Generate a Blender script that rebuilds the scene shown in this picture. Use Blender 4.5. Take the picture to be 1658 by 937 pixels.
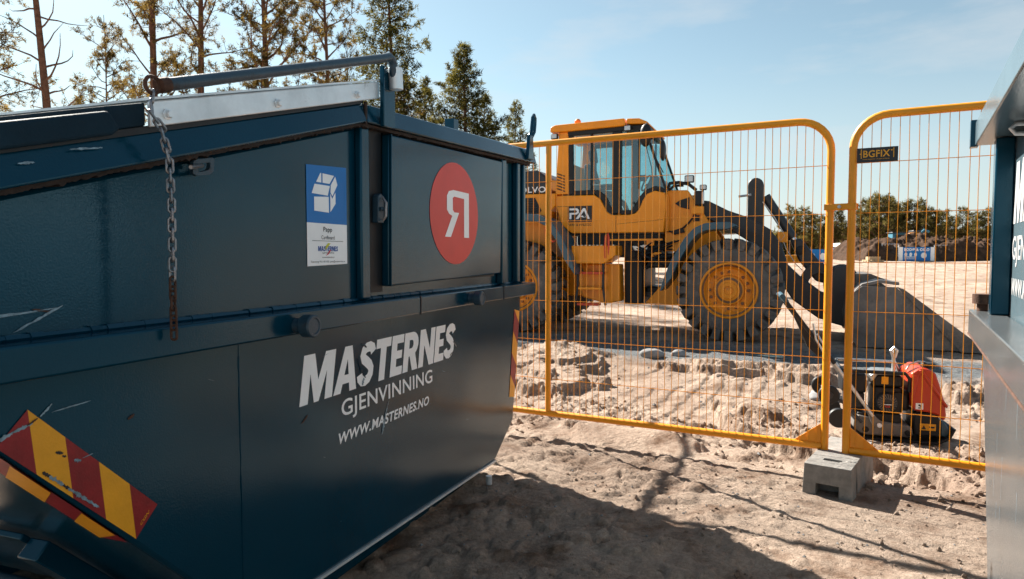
import bpy, bmesh, math, random
import numpy as np
from mathutils import Vector, Matrix
from mathutils.geometry import tessellate_polygon

for o in list(bpy.data.objects):
    bpy.data.objects.remove(o)
SC = bpy.context.scene
COL = SC.collection
rad = math.radians

# ------------------------------------------------------------------ camera
cam_d = bpy.data.cameras.new('camera')
cam_d.sensor_width = 36.0
cam_d.lens = 24.0
cam_d.clip_start = 0.05
cam_d.clip_end = 6000
cam_d.dof.use_dof = True
cam_d.dof.focus_distance = 3.0
cam_d.dof.aperture_fstop = 10.0
cam = bpy.data.objects.new('camera', cam_d)
cam.location = (0, 0, 1.35)
cam.rotation_euler = (rad(90 - 2.926), 0, 0)
COL.objects.link(cam)
SC.camera = cam

# ------------------------------------------------------------------ light
SUN_AZ, SUN_EL = -38.0, 38.0
sdir = Vector((math.sin(rad(SUN_AZ)) * math.cos(rad(SUN_EL)), math.cos(rad(SUN_AZ)) * math.cos(rad(SUN_EL)), math.sin(rad(SUN_EL))))
sl = bpy.data.lights.new('sun', 'SUN')
sl.energy = 5.0
sl.angle = rad(0.53)
sl.color = (1.0, 0.93, 0.83)
sun = bpy.data.objects.new('sun', sl)
sun.rotation_euler = sdir.to_track_quat('Z', 'Y').to_euler()
sun.location = (-20, 25, 25)
COL.objects.link(sun)

world = bpy.data.worlds.new('World')
SC.world = world
world.use_nodes = True
wn = world.node_tree
wn.nodes.clear()
def N(nt, typ, **kw):
    n = nt.nodes.new(typ)
    for k, v in kw.items():
        if k.startswith('i_'):
            n.inputs[int(k[2:])].default_value = v
        else:
            setattr(n, k, v)
    return n
out = N(wn, 'ShaderNodeOutputWorld')
bg = N(wn, 'ShaderNodeBackground')
bg.inputs[1].default_value = 0.050
sky = N(wn, 'ShaderNodeTexSky', sky_type='NISHITA')
sky.sun_disc = False
sky.sun_elevation = rad(SUN_EL)
sky.sun_rotation = rad(SUN_AZ % 360)
sky.air_density = 1.0
sky.dust_density = 0.5
sky.ozone_density = 1.0
tint = N(wn, 'ShaderNodeMixRGB', blend_type='MULTIPLY')
tint.inputs[0].default_value = 1.0
tint.inputs[2].default_value = (0.66, 0.89, 0.83, 1)
hs = N(wn, 'ShaderNodeHueSaturation')
hs.inputs['Saturation'].default_value = 0.74
tc = N(wn, 'ShaderNodeTexCoord')
mp = N(wn, 'ShaderNodeMapping')
mp.inputs['Scale'].default_value = (1.6, 1.6, 6.5)
cn = N(wn, 'ShaderNodeTexNoise')
cn.inputs['Scale'].default_value = 2.1
cn.inputs['Detail'].default_value = 7
cn.inputs['Roughness'].default_value = 0.55
cr = N(wn, 'ShaderNodeValToRGB')
cr.color_ramp.elements[0].position = 0.52
cr.color_ramp.elements[1].position = 0.80
cr.color_ramp.elements[1].color = (0.6, 0.6, 0.6, 1)
cmix = N(wn, 'ShaderNodeMixRGB')
cmix.inputs[2].default_value = (4.9, 5.0, 5.05, 1)
L = wn.links.new
# pale band of thin cloud towards the horizon, the same all round
sxyz = N(wn, 'ShaderNodeSeparateXYZ'); band = N(wn, 'ShaderNodeMapRange', interpolation_type='SMOOTHSTEP')
band.inputs[1].default_value = -0.02; band.inputs[2].default_value = 0.30; band.inputs[3].default_value = 0.72; band.inputs[4].default_value = 0.0
hmix = N(wn, 'ShaderNodeMixRGB'); hmix.inputs[2].default_value = (4.7, 4.9, 5.0, 1)
L(sky.outputs[0], tint.inputs[1]); L(tint.outputs[0], hs.inputs['Color'])
L(tc.outputs['Generated'], mp.inputs[0]); L(mp.outputs[0], cn.inputs['Vector'])
L(cn.outputs['Fac'], cr.inputs[0]); L(cr.outputs[0], cmix.inputs[0])
L(tc.outputs['Generated'], sxyz.inputs[0]); L(sxyz.outputs[2], band.inputs[0]); L(band.outputs[0], hmix.inputs[0]); L(hs.outputs[0], hmix.inputs[1]); L(hmix.outputs[0], cmix.inputs[1]); L(cmix.outputs[0], bg.inputs[0]); L(bg.outputs[0], out.inputs[0])

SC.view_settings.view_transform = 'Standard'
SC.view_settings.look = 'None'
SC.view_settings.gamma = 1.0
SC.view_settings.exposure = 1.72
SC.view_settings.use_curve_mapping = False

# ------------------------------------------------------------------ materials
def mat(name, col, rough=0.5, metal=0.0, spec=0.5, bump=0.0, bscale=60.0, var=0.0, vscale=4.0, dirt=None, dirt_amt=0.0, dscale=3.0,
        coat=0.0, bump2=0.0, b2scale=2.0, detail=4, coord='Object', stint=(1, 1, 1)):
    m = bpy.data.materials.new(name)
    m.use_nodes = True
    nt = m.node_tree
    b = nt.nodes['Principled BSDF']
    b.inputs['Specular Tint'].default_value = (*stint, 1)
    b.inputs['Roughness'].default_value = rough
    b.inputs['Metallic'].default_value = metal
    b.inputs['Specular IOR Level'].default_value = spec
    b.inputs['Coat Weight'].default_value = coat
    b.inputs['Coat Roughness'].default_value = 0.12
    c4 = (*col, 1)
    b.inputs['Base Color'].default_value = c4
    tcn = N(nt, 'ShaderNodeTexCoord')
    src = None
    if var > 0:
        n = N(nt, 'ShaderNodeTexNoise'); n.inputs['Scale'].default_value = vscale; n.inputs['Detail'].default_value = 6; n.inputs['Roughness'].default_value = 0.65
        nt.links.new(tcn.outputs[coord], n.inputs['Vector'])
        r = N(nt, 'ShaderNodeValToRGB')
        r.color_ramp.elements[0].position = 0.3; r.color_ramp.elements[1].position = 0.7
        r.color_ramp.elements[0].color = tuple(x * (1 - var) for x in col) + (1,)
        r.color_ramp.elements[1].color = tuple(min(1, x * (1 + var)) for x in col) + (1,)
        nt.links.new(n.outputs['Fac'], r.inputs[0])
        src = r.outputs[0]
    if dirt is not None:
        n = N(nt, 'ShaderNodeTexNoise'); n.inputs['Scale'].default_value = dscale; n.inputs['Detail'].default_value = 9; n.inputs['Roughness'].default_value = 0.7
        nt.links.new(tcn.outputs[coord], n.inputs['Vector'])
        r = N(nt, 'ShaderNodeValToRGB')
        r.color_ramp.elements[0].position = 0.62 - 0.3 * dirt_amt; r.color_ramp.elements[1].position = 0.80 - 0.2 * dirt_amt
        nt.links.new(n.outputs['Fac'], r.inputs[0])
        mx = N(nt, 'ShaderNodeMixRGB'); mx.inputs[1].default_value = c4; mx.inputs[2].default_value = (*dirt, 1)
        if src: nt.links.new(src, mx.inputs[1])
        nt.links.new(r.outputs[0], mx.inputs[0])
        src = mx.outputs[0]
        rr = N(nt, 'ShaderNodeMapRange'); rr.inputs[3].default_value = rough; rr.inputs[4].default_value = min(1, rough + 0.35)
        nt.links.new(r.outputs[0], rr.inputs[0]); nt.links.new(rr.outputs[0], b.inputs['Roughness'])
    if src: nt.links.new(src, b.inputs['Base Color'])
    prev = None
    for s, sc, dist in ((bump2, b2scale, 0.05), (bump, bscale, 0.004)):
        if s > 0:
            n = N(nt, 'ShaderNodeTexNoise'); n.inputs['Scale'].default_value = sc; n.inputs['Detail'].default_value = detail
            nt.links.new(tcn.outputs[coord], n.inputs['Vector'])
            bp = N(nt, 'ShaderNodeBump'); bp.inputs['Strength'].default_value = s; bp.inputs['Distance'].default_value = dist
            nt.links.new(n.outputs['Fac'], bp.inputs['Height'])
            if prev: nt.links.new(prev, bp.inputs['Normal'])
            prev = bp.outputs[0]
    if prev: nt.links.new(prev, b.inputs['Normal'])
    return m

M = {}
M['paint'] = mat('container_paint', (0.001, 0.031, 0.055), 0.13, 0, 0.5, bump=0.10, bscale=190, var=0.10, vscale=2.2, dirt=(0.03, 0.045, 0.055), dirt_amt=-0.2, dscale=6, bump2=0.42, b2scale=1.25, detail=1, stint=(0.42, 0.78, 1.0))
M['paint2'] = mat('container_paint_worn', (0.095, 0.140, 0.165), 0.2, 0, 0.6, bump=0.12, bscale=150, var=0.15, vscale=3, dirt=(0.10, 0.09, 0.085), dirt_amt=0.05, dscale=5, bump2=0.10, b2scale=1.6, detail=2)
M['paint3'] = mat('container_paint_bleached', (0.088, 0.097, 0.102), 0.2, 0, 0.6, bump=0.12, bscale=150, var=0.12, vscale=3, dirt=(0.10, 0.09, 0.085), dirt_amt=0.0, dscale=5, bump2=0.10, b2scale=1.6, detail=2)
M['seam'] = mat('rusty_seam', (0.035, 0.024, 0.020), 0.8, 0, 0.3, bump=0.6, bscale=90, var=0.5, vscale=25, dirt=(0.14, 0.05, 0.02), dirt_amt=0.1, dscale=30)
M['rust'] = mat('rusty_steel', (0.085, 0.040, 0.025), 0.75, 0.3, 0.4, bump=0.6, bscale=140, var=0.5, vscale=40, dirt=(0.03, 0.02, 0.018), dirt_amt=0.3, dscale=30)
M['barpaint'] = mat('chipped_bar_paint', (0.020, 0.050, 0.075), 0.4, 0, 0.5, bump=0.3, bscale=150, var=0.2, vscale=8, dirt=(0.035, 0.02, 0.014), dirt_amt=0.22, dscale=28)
M['galv'] = mat('galvanised_steel', (0.74, 0.77, 0.79), 0.36, 0.45, 0.5, bump=0.12, bscale=120, var=0.14, vscale=9, dirt=(0.22, 0.22, 0.22), dirt_amt=-0.05, dscale=10)
M['chain'] = mat('chain_steel', (0.26, 0.27, 0.29), 0.34, 0.85, 0.5, bump=0.4, bscale=160, var=0.3, vscale=30, dirt=(0.12, 0.05, 0.025), dirt_amt=0.3, dscale=26)
M['lid'] = mat('lid_plastic', (0.004, 0.020, 0.034), 0.75, 0, 0.2, bump=0.3, bscale=120, var=0.25, vscale=7, dirt=(0.08, 0.075, 0.07), dirt_amt=-0.1, dscale=14)
M['white'] = mat('white_vinyl', (0.90, 0.91, 0.92), 0.35, var=0.05, vscale=6)
M['fadedwhite'] = mat('faded_white_vinyl', (0.42, 0.43, 0.44), 0.5, var=0.12, vscale=9)
M['blackprint'] = mat('black_print', (0.012, 0.012, 0.015), 0.45)
M['blue'] = mat('blue_vinyl', (0.002, 0.17, 0.50), 0.35, 0, 0.25, var=0.05, vscale=8)
M['disc'] = mat('red_disc_vinyl', (0.66, 0.045, 0.035), 0.36, 0, 0.35, var=0.08, vscale=5)
M['redrefl'] = mat('red_reflective', (0.25, 0.005, 0.010), 0.4, var=0.25, vscale=14, bump=0.15, bscale=200)
M['yelrefl'] = mat('yellow_reflective', (0.80, 0.34, 0.006), 0.4, var=0.10, vscale=10, bump=0.15, bscale=200)
M['fence'] = mat('orange_yellow_powder_coat', (0.82, 0.300, 0.004), 0.42, 0, 0.5, var=0.10, vscale=5, dirt=(0.22, 0.09, 0.02), dirt_amt=-0.08, dscale=12)
M['conc'] = mat('concrete', (0.235, 0.225, 0.21), 0.9, 0, 0.3, bump=0.9, bscale=55, var=0.28, vscale=14, dirt=(0.12, 0.115, 0.11), dirt_amt=0.05, dscale=20, detail=8)
M['yellow'] = mat('loader_yellow', (0.92, 0.305, 0.003), 0.34, 0, 0.5, var=0.12, vscale=2.5, dirt=(0.30, 0.16, 0.05), dirt_amt=-0.10, dscale=3, bump2=0.03, b2scale=3)
M['yelrim'] = mat('rim_yellow', (0.82, 0.28, 0.012), 0.5, 0, 0.4, var=0.15, vscale=5, dirt=(0.34, 0.20, 0.12), dirt_amt=0.2, dscale=7)
M['boltdirt'] = mat('grimy_steel', (0.23, 0.13, 0.075), 0.8, 0.1, 0.3, bump=0.4, bscale=60, var=0.4, vscale=14)
M['dark'] = mat('dark_grey_paint', (0.022, 0.025, 0.030), 0.42, 0, 0.5, var=0.3, vscale=4, dirt=(0.10, 0.08, 0.06), dirt_amt=0.05, dscale=4)
M['black'] = mat('black_rubbery', (0.010, 0.011, 0.013), 0.5, 0, 0.4, var=0.3, vscale=6)
M['fender'] = mat('fender_plastic', (0.040, 0.100, 0.140), 0.36, 0, 0.5, var=0.2, vscale=5, dirt=(0.12, 0.10, 0.08), dirt_amt=0.0, dscale=6)
M['tyre'] = mat('tyre_rubber', (0.115, 0.106, 0.100), 0.85, 0, 0.3, bump=0.5, bscale=40, var=0.35, vscale=5, dirt=(0.27, 0.225, 0.185), dirt_amt=0.32, dscale=4)
M['bucket'] = mat('bucket_steel', (0.15, 0.138, 0.130), 0.50, 0.35, 0.5, bump=0.6, bscale=24, var=0.55, vscale=2.2, dirt=(0.33, 0.25, 0.19), dirt_amt=0.3, dscale=3)
M['ored'] = mat('orange_red_paint', (0.70, 0.075, 0.025), 0.45, var=0.1, vscale=8)
M['tank'] = mat('red_tank_plastic', (0.50, 0.042, 0.011), 0.36, 0, 0.5, var=0.08, vscale=6, bump=0.1, bscale=90)
M['grey'] = mat('cast_grey', (0.17, 0.155, 0.14), 0.6, 0.1, 0.5, bump=0.5, bscale=60, var=0.25, vscale=14, dirt=(0.27, 0.20, 0.15), dirt_amt=0.25, dscale=12)
M['steel'] = mat('bare_steel', (0.55, 0.55, 0.54), 0.32, 0.9, 0.5, var=0.2, vscale=10)
M['chrome'] = mat('cylinder_rod', (0.7, 0.7, 0.7), 0.15, 1.0)
M['lamp'] = mat('lamp_lens', (0.62, 0.62, 0.62), 0.15, 0.4, 0.6, bump=0.4, bscale=60)
M['amber'] = mat('amber_plastic', (0.75, 0.20, 0.01), 0.25)
M['seat'] = mat('seat_fabric', (0.030, 0.034, 0.038), 0.85, var=0.3, vscale=10)
M['bark'] = mat('pine_bark', (0.155, 0.080, 0.050), 0.9, 0, 0.2, bump=1.0, bscale=14, var=0.45, vscale=5, dirt=(0.05, 0.035, 0.03), dirt_amt=0.2, dscale=9)
M['birchbark'] = mat('twig_bark', (0.12, 0.10, 0.09), 0.9, 0, 0.2, var=0.3, vscale=6)
M['rock'] = mat('grey_rock', (0.24, 0.24, 0.24), 0.85, 0, 0.3, bump=0.9, bscale=10, var=0.3, vscale=4, detail=8)
M['earth'] = mat('heaped_earth', (0.060, 0.036, 0.024), 0.95, 0, 0.1, bump=1.0, bscale=3, var=0.55, vscale=1.6, dirt=(0.13, 0.082, 0.055), dirt_amt=0.2, dscale=1.1, detail=8)
M['wood'] = mat('pale_wood', (0.45, 0.32, 0.19), 0.8, var=0.2, vscale=8)
M['twig'] = mat('dry_twig', (0.30, 0.23, 0.18), 0.85, var=0.2, vscale=30)
M['trailer'] = mat('trailer_side', (0.62, 0.60, 0.58), 0.5, var=0.08, vscale=2)
M['teal'] = mat('teal_machine_paint', (0.04, 0.18, 0.26), 0.5, var=0.1)
M['scuff'] = mat('scuffed_metal', (0.20, 0.29, 0.35), 0.55, 0.3, 0.5, var=0.5, vscale=60, dirt=(0.13, 0.05, 0.03), dirt_amt=0.15, dscale=45)
M['magenta'] = mat('logo_red', (0.62, 0.02, 0.05), 0.4)
M['lime'] = mat('logo_green_yellow', (0.55, 0.55, 0.03), 0.4)
M['logoblue'] = mat('logo_blue', (0.01, 0.09, 0.35), 0.4)
M['wire'] = mat('cable_sheath', (0.55, 0.53, 0.5), 0.5)

def glass_mat(name, tintc, gl):
    m = bpy.data.materials.new(name); m.use_nodes = True
    nt = m.node_tree; nt.nodes.clear()
    o = N(nt, 'ShaderNodeOutputMaterial'); t = N(nt, 'ShaderNodeBsdfTransparent'); g = N(nt, 'ShaderNodeBsdfGlossy'); mx = N(nt, 'ShaderNodeMixShader')
    t.inputs[0].default_value = (*tintc, 1); g.inputs['Roughness'].default_value = 0.02
    g.inputs[0].default_value = (0.9, 0.95, 1, 1)
    mx.inputs[0].default_value = gl
    nt.links.new(t.outputs[0], mx.inputs[1]); nt.links.new(g.outputs[0], mx.inputs[2]); nt.links.new(mx.outputs[0], o.inputs[0])
    return m
M['glass'] = glass_mat('tinted_cab_glass', (0.68, 0.84, 0.86), 0.09)

def leaf_mat(name, col, tr, var=0.5):
    m = bpy.data.materials.new(name); m.use_nodes = True
    nt = m.node_tree; nt.nodes.clear()
    o = N(nt, 'ShaderNodeOutputMaterial'); d = N(nt, 'ShaderNodeBsdfDiffuse'); t = N(nt, 'ShaderNodeBsdfTranslucent'); mx = N(nt, 'ShaderNodeMixShader')
    tcn = N(nt, 'ShaderNodeTexCoord'); n = N(nt, 'ShaderNodeTexNoise'); n.inputs['Scale'].default_value = 0.9; n.inputs['Detail'].default_value = 5
    nt.links.new(tcn.outputs['Object'], n.inputs['Vector'])
    for s, c in ((d, col), (t, tr)):
        r = N(nt, 'ShaderNodeValToRGB'); r.color_ramp.elements[0].position = 0.3; r.color_ramp.elements[1].position = 0.72
        r.color_ramp.elements[0].color = tuple(x * (1 - var) for x in c) + (1,); r.color_ramp.elements[1].color = tuple(x * (1 + var) for x in c) + (1,)
        nt.links.new(n.outputs['Fac'], r.inputs[0]); nt.links.new(r.outputs[0], s.inputs[0])
    mx.inputs[0].default_value = 0.55
    nt.links.new(d.outputs[0], mx.inputs[1]); nt.links.new(t.outputs[0], mx.inputs[2]); nt.links.new(mx.outputs[0], o.inputs[0])
    return m
M['needle'] = leaf_mat('pine_needles', (0.040, 0.046, 0.022), (0.185, 0.118, 0.028), .6)
M['spruce'] = leaf_mat('spruce_needles', (0.022, 0.040, 0.020), (0.115, 0.095, 0.022), .65)
M['farneedle'] = leaf_mat('far_needles', (0.045, 0.055, 0.026), (0.165, 0.125, 0.036), .6)

# ------------------------------------------------------------------ mesh helpers
class MB:
    def __init__(s): s.v = []; s.f = []
    def add(s, vs, fs):
        k = len(s.v); s.v += [tuple(p) for p in vs]; s.f += [tuple(i + k for i in f) for f in fs]; return s
    def box(s, x0, x1, y0, y1, z0, z1, mtx=None):
        vs = [Vector((x, y, z)) for z in (z0, z1) for y in (y0, y1) for x in (x0, x1)]
        if mtx: vs = [mtx @ p for p in vs]
        return s.add(vs, [(0, 2, 3, 1), (4, 5, 7, 6), (0, 1, 5, 4), (2, 6, 7, 3), (0, 4, 6, 2), (1, 3, 7, 5)])
    def prism(s, poly, y0, y1):          # polygon in (x,z) swept along y
        n = len(poly)
        vs = [(x, y0, z) for x, z in poly] + [(x, y1, z) for x, z in poly]
        return s.add(vs, [tuple(range(n)), tuple(range(2 * n - 1, n - 1, -1))] + [(i, (i + 1) % n, n + (i + 1) % n, n + i) for i in range(n)])
    def prismz(s, poly, z0, z1):         # polygon in (x,y) swept along z
        n = len(poly)
        vs = [(x, y, z0) for x, y in poly] + [(x, y, z1) for x, y in poly]
        return s.add(vs, [tuple(range(n)), tuple(range(2 * n - 1, n - 1, -1))] + [(i, (i + 1) % n, n + (i + 1) % n, n + i) for i in range(n)])
    def prismx(s, poly, x0, x1):         # polygon in (y,z) swept along x
        n = len(poly)
        vs = [(x0, y, z) for y, z in poly] + [(x1, y, z) for y, z in poly]
        return s.add(vs, [tuple(range(n)), tuple(range(2 * n - 1, n - 1, -1))] + [(i, (i + 1) % n, n + (i + 1) % n, n + i) for i in range(n)])
    def tube(s, pts, r, n=10, closed=False):
        P = [Vector(p) for p in pts]; m = len(P)
        R = list(r) if hasattr(r, '__len__') else [r] * m
        T = []
        for i in range(m):
            a = P[(i - 1) % m] if (closed or i > 0) else P[i]; b = P[(i + 1) % m] if (closed or i < m - 1) else P[i]
            T.append((b - a).normalized())
        up = Vector((0, 0, 1)) if abs(T[0].z) < 0.9 else Vector((1, 0, 0))
        u = T[0].cross(up).normalized(); vs = []
        for i in range(m):
            u = (u - T[i] * u.dot(T[i])).normalized(); w = T[i].cross(u)
            for k in range(n):
                a = 2 * math.pi * k / n
                vs.append(P[i] + (u * math.cos(a) + w * math.sin(a)) * R[i])
        fs = []
        for i in range(m if closed else m - 1):
            j = (i + 1) % m
            for k in range(n):
                fs.append((i * n + k, i * n + (k + 1) % n, j * n + (k + 1) % n, j * n + k))
        if not closed:
            fs += [tuple(range(n - 1, -1, -1)), tuple(range((m - 1) * n, m * n))]
        return s.add(vs, fs)
    def cyl(s, a, b, r, n=16, r2=None): return s.tube([a, b], [r, r if r2 is None else r2], n)
    def lathe(s, prof, c, ax='y', n=32, closed=True):   # prof: (radius, height) list
        vs = []
        for (r, h) in prof:
            for k in range(n):
                a = 2 * math.pi * k / n; p, q = r * math.cos(a), r * math.sin(a)
                vs.append({'y': (c[0] + p, c[1] + h, c[2] + q), 'z': (c[0] + p, c[1] + q, c[2] + h), 'x': (c[0] + h, c[1] + p, c[2] + q)}[ax])
        fs = []
        for i in range(len(prof) - 1):
            for k in range(n):
                fs.append((i * n + k, i * n + (k + 1) % n, (i + 1) * n + (k + 1) % n, (i + 1) * n + k))
        if closed:
            fs += [tuple(range(n)), tuple(range((len(prof) - 1) * n, len(prof) * n))]
        return s.add(vs, fs)
    def ball(s, c, r, n=12, sx=1, sy=1, sz=1):
        prof = [(max(1e-4, math.sin(math.pi * i / n)) * r, -math.cos(math.pi * i / n) * r) for i in range(n + 1)]
        k0 = len(s.v); s.lathe(prof, (0, 0, 0), 'z', n * 2)
        s.v[k0:] = [(c[0] + x * sx, c[1] + y * sy, c[2] + z * sz) for x, y, z in s.v[k0:]]
        return s
    def loft_path(s, outer, inner, y0, y1):   # curved plate between two polylines in (x,z)
        return s.prism(list(outer) + list(reversed(inner)), y0, y1)
    def build(s, name, m, parent=None, bevel=0.0, smooth=True, angle=32, seg=2, loc=None, rot=None):
        me = bpy.data.meshes.new(name); me.from_pydata(s.v, [], s.f)
        bm = bmesh.new(); bm.from_mesh(me); bmesh.ops.recalc_face_normals(bm, faces=bm.faces); bm.to_mesh(me); bm.free()
        me.materials.append(m if not isinstance(m, str) else M[m])
        if smooth:
            me.polygons.foreach_set('use_smooth', [True] * len(me.polygons)); me.set_sharp_from_angle(angle=rad(angle))
        o = bpy.data.objects.new(name, me); COL.objects.link(o)
        if parent: o.parent = parent
        if loc: o.location = loc
        if rot: o.rotation_euler = rot
        if bevel > 0:
            b = o.modifiers.new('bevel', 'BEVEL'); b.width = bevel; b.segments = seg; b.limit_method = 'ANGLE'; b.angle_limit = rad(35)
        return o

def tag(o, label=None, cat=None, group=None, kind=None):
    if label: o['label'] = label
    if cat: o['category'] = cat
    if group: o['group'] = group
    if kind: o['kind'] = kind
    return o
def thing(name, label, cat, loc=(0, 0, 0), rz=0.0, group=None):
    o = bpy.data.objects.new(name, None); o.empty_display_size = 0.2
    COL.objects.link(o); o.location = loc; o.rotation_euler = (0, 0, rz)
    return tag(o, label, cat, group)
def share(src, name=None, parent=None, loc=None, rot=None):
    c = src.copy(); COL.objects.link(c)
    c.parent = parent if parent else src.parent
    if loc is not None: c.location = loc
    if rot is not None: c.rotation_euler = rot
    return c
def poly_flat(name, polys, m, parent, y, holes=None, flip=False, thick=0.0):   # flat print in the local xz plane facing -y
    v = []; f = []
    for poly in polys:
        rings = poly if isinstance(poly[0][0], (tuple, list)) else [poly]
        flat = [p for r in rings for p in r]
        tris = tessellate_polygon([[Vector((p[0], p[1], 0)) for p in r] for r in rings])
        k = len(v); v += [(p[0], y, p[1]) for p in flat]; f += [tuple(k + i for i in t) for t in tris]
    me = bpy.data.meshes.new(name); me.from_pydata(v, [], f)
    bm = bmesh.new(); bm.from_mesh(me)
    for fc in bm.faces:
        fc.normal_update()
        if fc.normal.y > 0: fc.normal_flip()
    bm.to_mesh(me); bm.free()
    me.materials.append(M[m]); o = bpy.data.objects.new(name, me); COL.objects.link(o); o.parent = parent
    return o
def text_polys(body, w, h, x0, z0, shear=0.0, bold=0.0, rise=0.0):
    cu = bpy.data.curves.new('lettering', 'FONT'); cu.body = body; cu.size = 1.0; cu.offset = bold; cu.space_character = 1.0 + bold * 3; cu.resolution_u = 4; cu.fill_mode = 'FRONT'
    ob = bpy.data.objects.new('lettering', cu)
    me = bpy.data.meshes.new_from_object(ob)
    P = np.array([v.co[:2] for v in me.vertices]); F = [tuple(p.vertices) for p in me.polygons]
    bpy.data.objects.remove(ob); bpy.data.curves.remove(cu); bpy.data.meshes.remove(me)
    mn = P.min(0); mx = P.max(0)
    P = (P - mn) / (mx - mn)
    X = P[:, 0] * w + x0 + shear * P[:, 1] * h; Z = P[:, 1] * h + z0 + rise * P[:, 0] * w
    return [[(X[i], Z[i]) for i in f] for f in F]
def lettering(body, m, parent, y, w, h, x0, z0, name='lettering', **kw):
    return poly_flat(name, text_polys(body, w, h, x0, z0, **kw), m, parent, y)
def ellipse(cx, cz, rx, rz_, n=48): return [(cx + rx * math.cos(2 * math.pi * k / n), cz + rz_ * math.sin(2 * math.pi * k / n)) for k in range(n)]

# heavy condensed letters, unit height
def glyph(c):
    arc = lambda cx, cz, rx, rz_, a0, a1, n=9: [(cx + rx * math.cos(rad(a0 + (a1 - a0) * i / n)), cz + rz_ * math.sin(rad(a0 + (a1 - a0) * i / n))) for i in range(n + 1)]
    if c == 'M': return 1.15, [[[(0, 0), (0, 1), (.38, 1), (.575, .45), (.77, 1), (1.15, 1), (1.15, 0), (.87, 0), (.87, .60), (.66, 0), (.49, 0), (.28, .60), (.28, 0)]]]
    if c == 'A': return .92, [[[(0, 0), (.31, 1), (.61, 1), (.92, 0), (.64, 0), (.59, .19), (.33, .19), (.28, 0)], [(.375, .38), (.46, .72), (.545, .38)]]]
    if c == 'T': return .72, [[[(0, 1), (.72, 1), (.72, .78), (.50, .78), (.50, 0), (.22, 0), (.22, .78), (0, .78)]]]
    if c == 'E': return .62, [[[(0, 0), (0, 1), (.62, 1), (.62, .79), (.28, .79), (.28, .61), (.56, .61), (.56, .41), (.28, .41), (.28, .21), (.62, .21), (.62, 0)]]]
    if c == 'N': return .93, [[[(0, 0), (0, 1), (.30, 1), (.65, .45), (.65, 1), (.93, 1), (.93, 0), (.65, 0), (.28, .57), (.28, 0)]]]
    if c == 'R': return .84, [[[(0, 0), (0, 1), (.42, 1)] + arc(.44, .69, .36, .31, 88, -55) + [(.84, 0), (.53, 0), (.34, .38), (.28, .38), (.28, 0)], [(.28, .80), (.28, .58), (.40, .58)] + arc(.40, .69, .11, .11, -80, 80)]]
    if c == 'W':
        return 1.25, [[[(0, 1), (.28, 1), (.40, .38), (.52, 1), (.73, 1), (.85, .38), (.97, 1), (1.25, 1), (1.0, 0), (.74, 0), (.625, .58), (.51, 0), (.25, 0)]]]
    if c == 'G':
        return .9, [[arc(.45, .5, .45, .5, 40, 360, 24) + [(.9, .56), (.46, .56), (.46, .36), (.62, .36), (.60, .30)] + list(reversed(arc(.45, .5, .18, .27, 52, 300, 18)))]]
    if c == 'S':
        sp = [(.60, .74), (.545, .845), (.43, .885), (.29, .875), (.17, .81), (.135, .715), (.19, .62), (.33, .545), (.47, .46), (.545, .365), (.54, .255), (.46, .155), (.33, .112), (.19, .125), (.085, .20), (.06, .285)]
        h = .118; q = []
        for i in range(len(sp)):
            a = sp[max(0, i - 1)]; b = sp[min(len(sp) - 1, i + 1)]; d = math.hypot(b[0] - a[0], b[1] - a[1]); nx, nz = -(b[1] - a[1]) / d, (b[0] - a[0]) / d
            q.append(((sp[i][0] + nx * h, sp[i][1] + nz * h), (sp[i][0] - nx * h, sp[i][1] - nz * h)))
        return .68, [[[q[i][0], q[i + 1][0], q[i + 1][1], q[i][1]]] for i in range(len(q) - 1)]
def heavy_text(body, h, w, x0, z0, shear=0.0, gap=0.06):
    tot = sum(glyph(c)[0] for c in body) + gap * (len(body) - 1); k = w / tot; x = 0; res = []
    for c in body:
        gw, ps = glyph(c)
        for rings in ps:
            res.append([[(x0 + (x + px) * k + shear * pz * h, z0 + pz * h) for px, pz in r] for r in rings])
        x += gw + gap
    return res

# ------------------------------------------------------------------ noise
def hashn(ix, iy, s):
    h = (ix.astype(np.int64) * 374761393 + iy.astype(np.int64) * 668265263 + s * 1442695041) & 0x7fffffff
    h = ((h ^ (h >> 13)) * 1274126177) & 0x7fffffff
    return ((h ^ (h >> 16)) & 0xffff) / 65535.0
def vnoise(x, y, s=0):
    ix = np.floor(x); iy = np.floor(y); fx = x - ix; fy = y - iy
    fx = fx * fx * fx * (fx * (fx * 6 - 15) + 10); fy = fy * fy * fy * (fy * (fy * 6 - 15) + 10)
    a = hashn(ix, iy, s); b = hashn(ix + 1, iy, s); c = hashn(ix, iy + 1, s); d = hashn(ix + 1, iy + 1, s)
    return (a * (1 - fx) + b * fx) * (1 - fy) + (c * (1 - fx) + d * fx) * fy
def fbm(x, y, o=4, s=0, g=0.5):
    t = 0; a = 1; n = 0
    for i in range(o):
        t = t + a * vnoise(x * 2 ** i + 17.3 * i, y * 2 ** i - 9.1 * i, s + i); n += a; a *= g
    return t / n
def cells(x, y, s=0):
    ix = np.floor(x); iy = np.floor(y); d1 = np.full(x.shape, 9.0); d2 = np.full(x.shape, 9.0); hid = np.zeros(x.shape)
    for i in (-1, 0, 1):
        for j in (-1, 0, 1):
            cx = ix + i; cy = iy + j
            px = cx + hashn(cx, cy, s); py = cy + hashn(cx, cy, s + 7)
            d = np.hypot(x - px, y - py); hv = hashn(cx, cy, s + 13)
            m = d < d1
            d2 = np.where(m, d1, np.minimum(d2, d)); hid = np.where(m, hv, hid); d1 = np.where(m, d, d1)
    return d1, d2, hid
def sstep(a, b, x):
    t = np.clip((x - a) / (b - a), 0, 1); return t * t * (3 - 2 * t)

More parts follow.
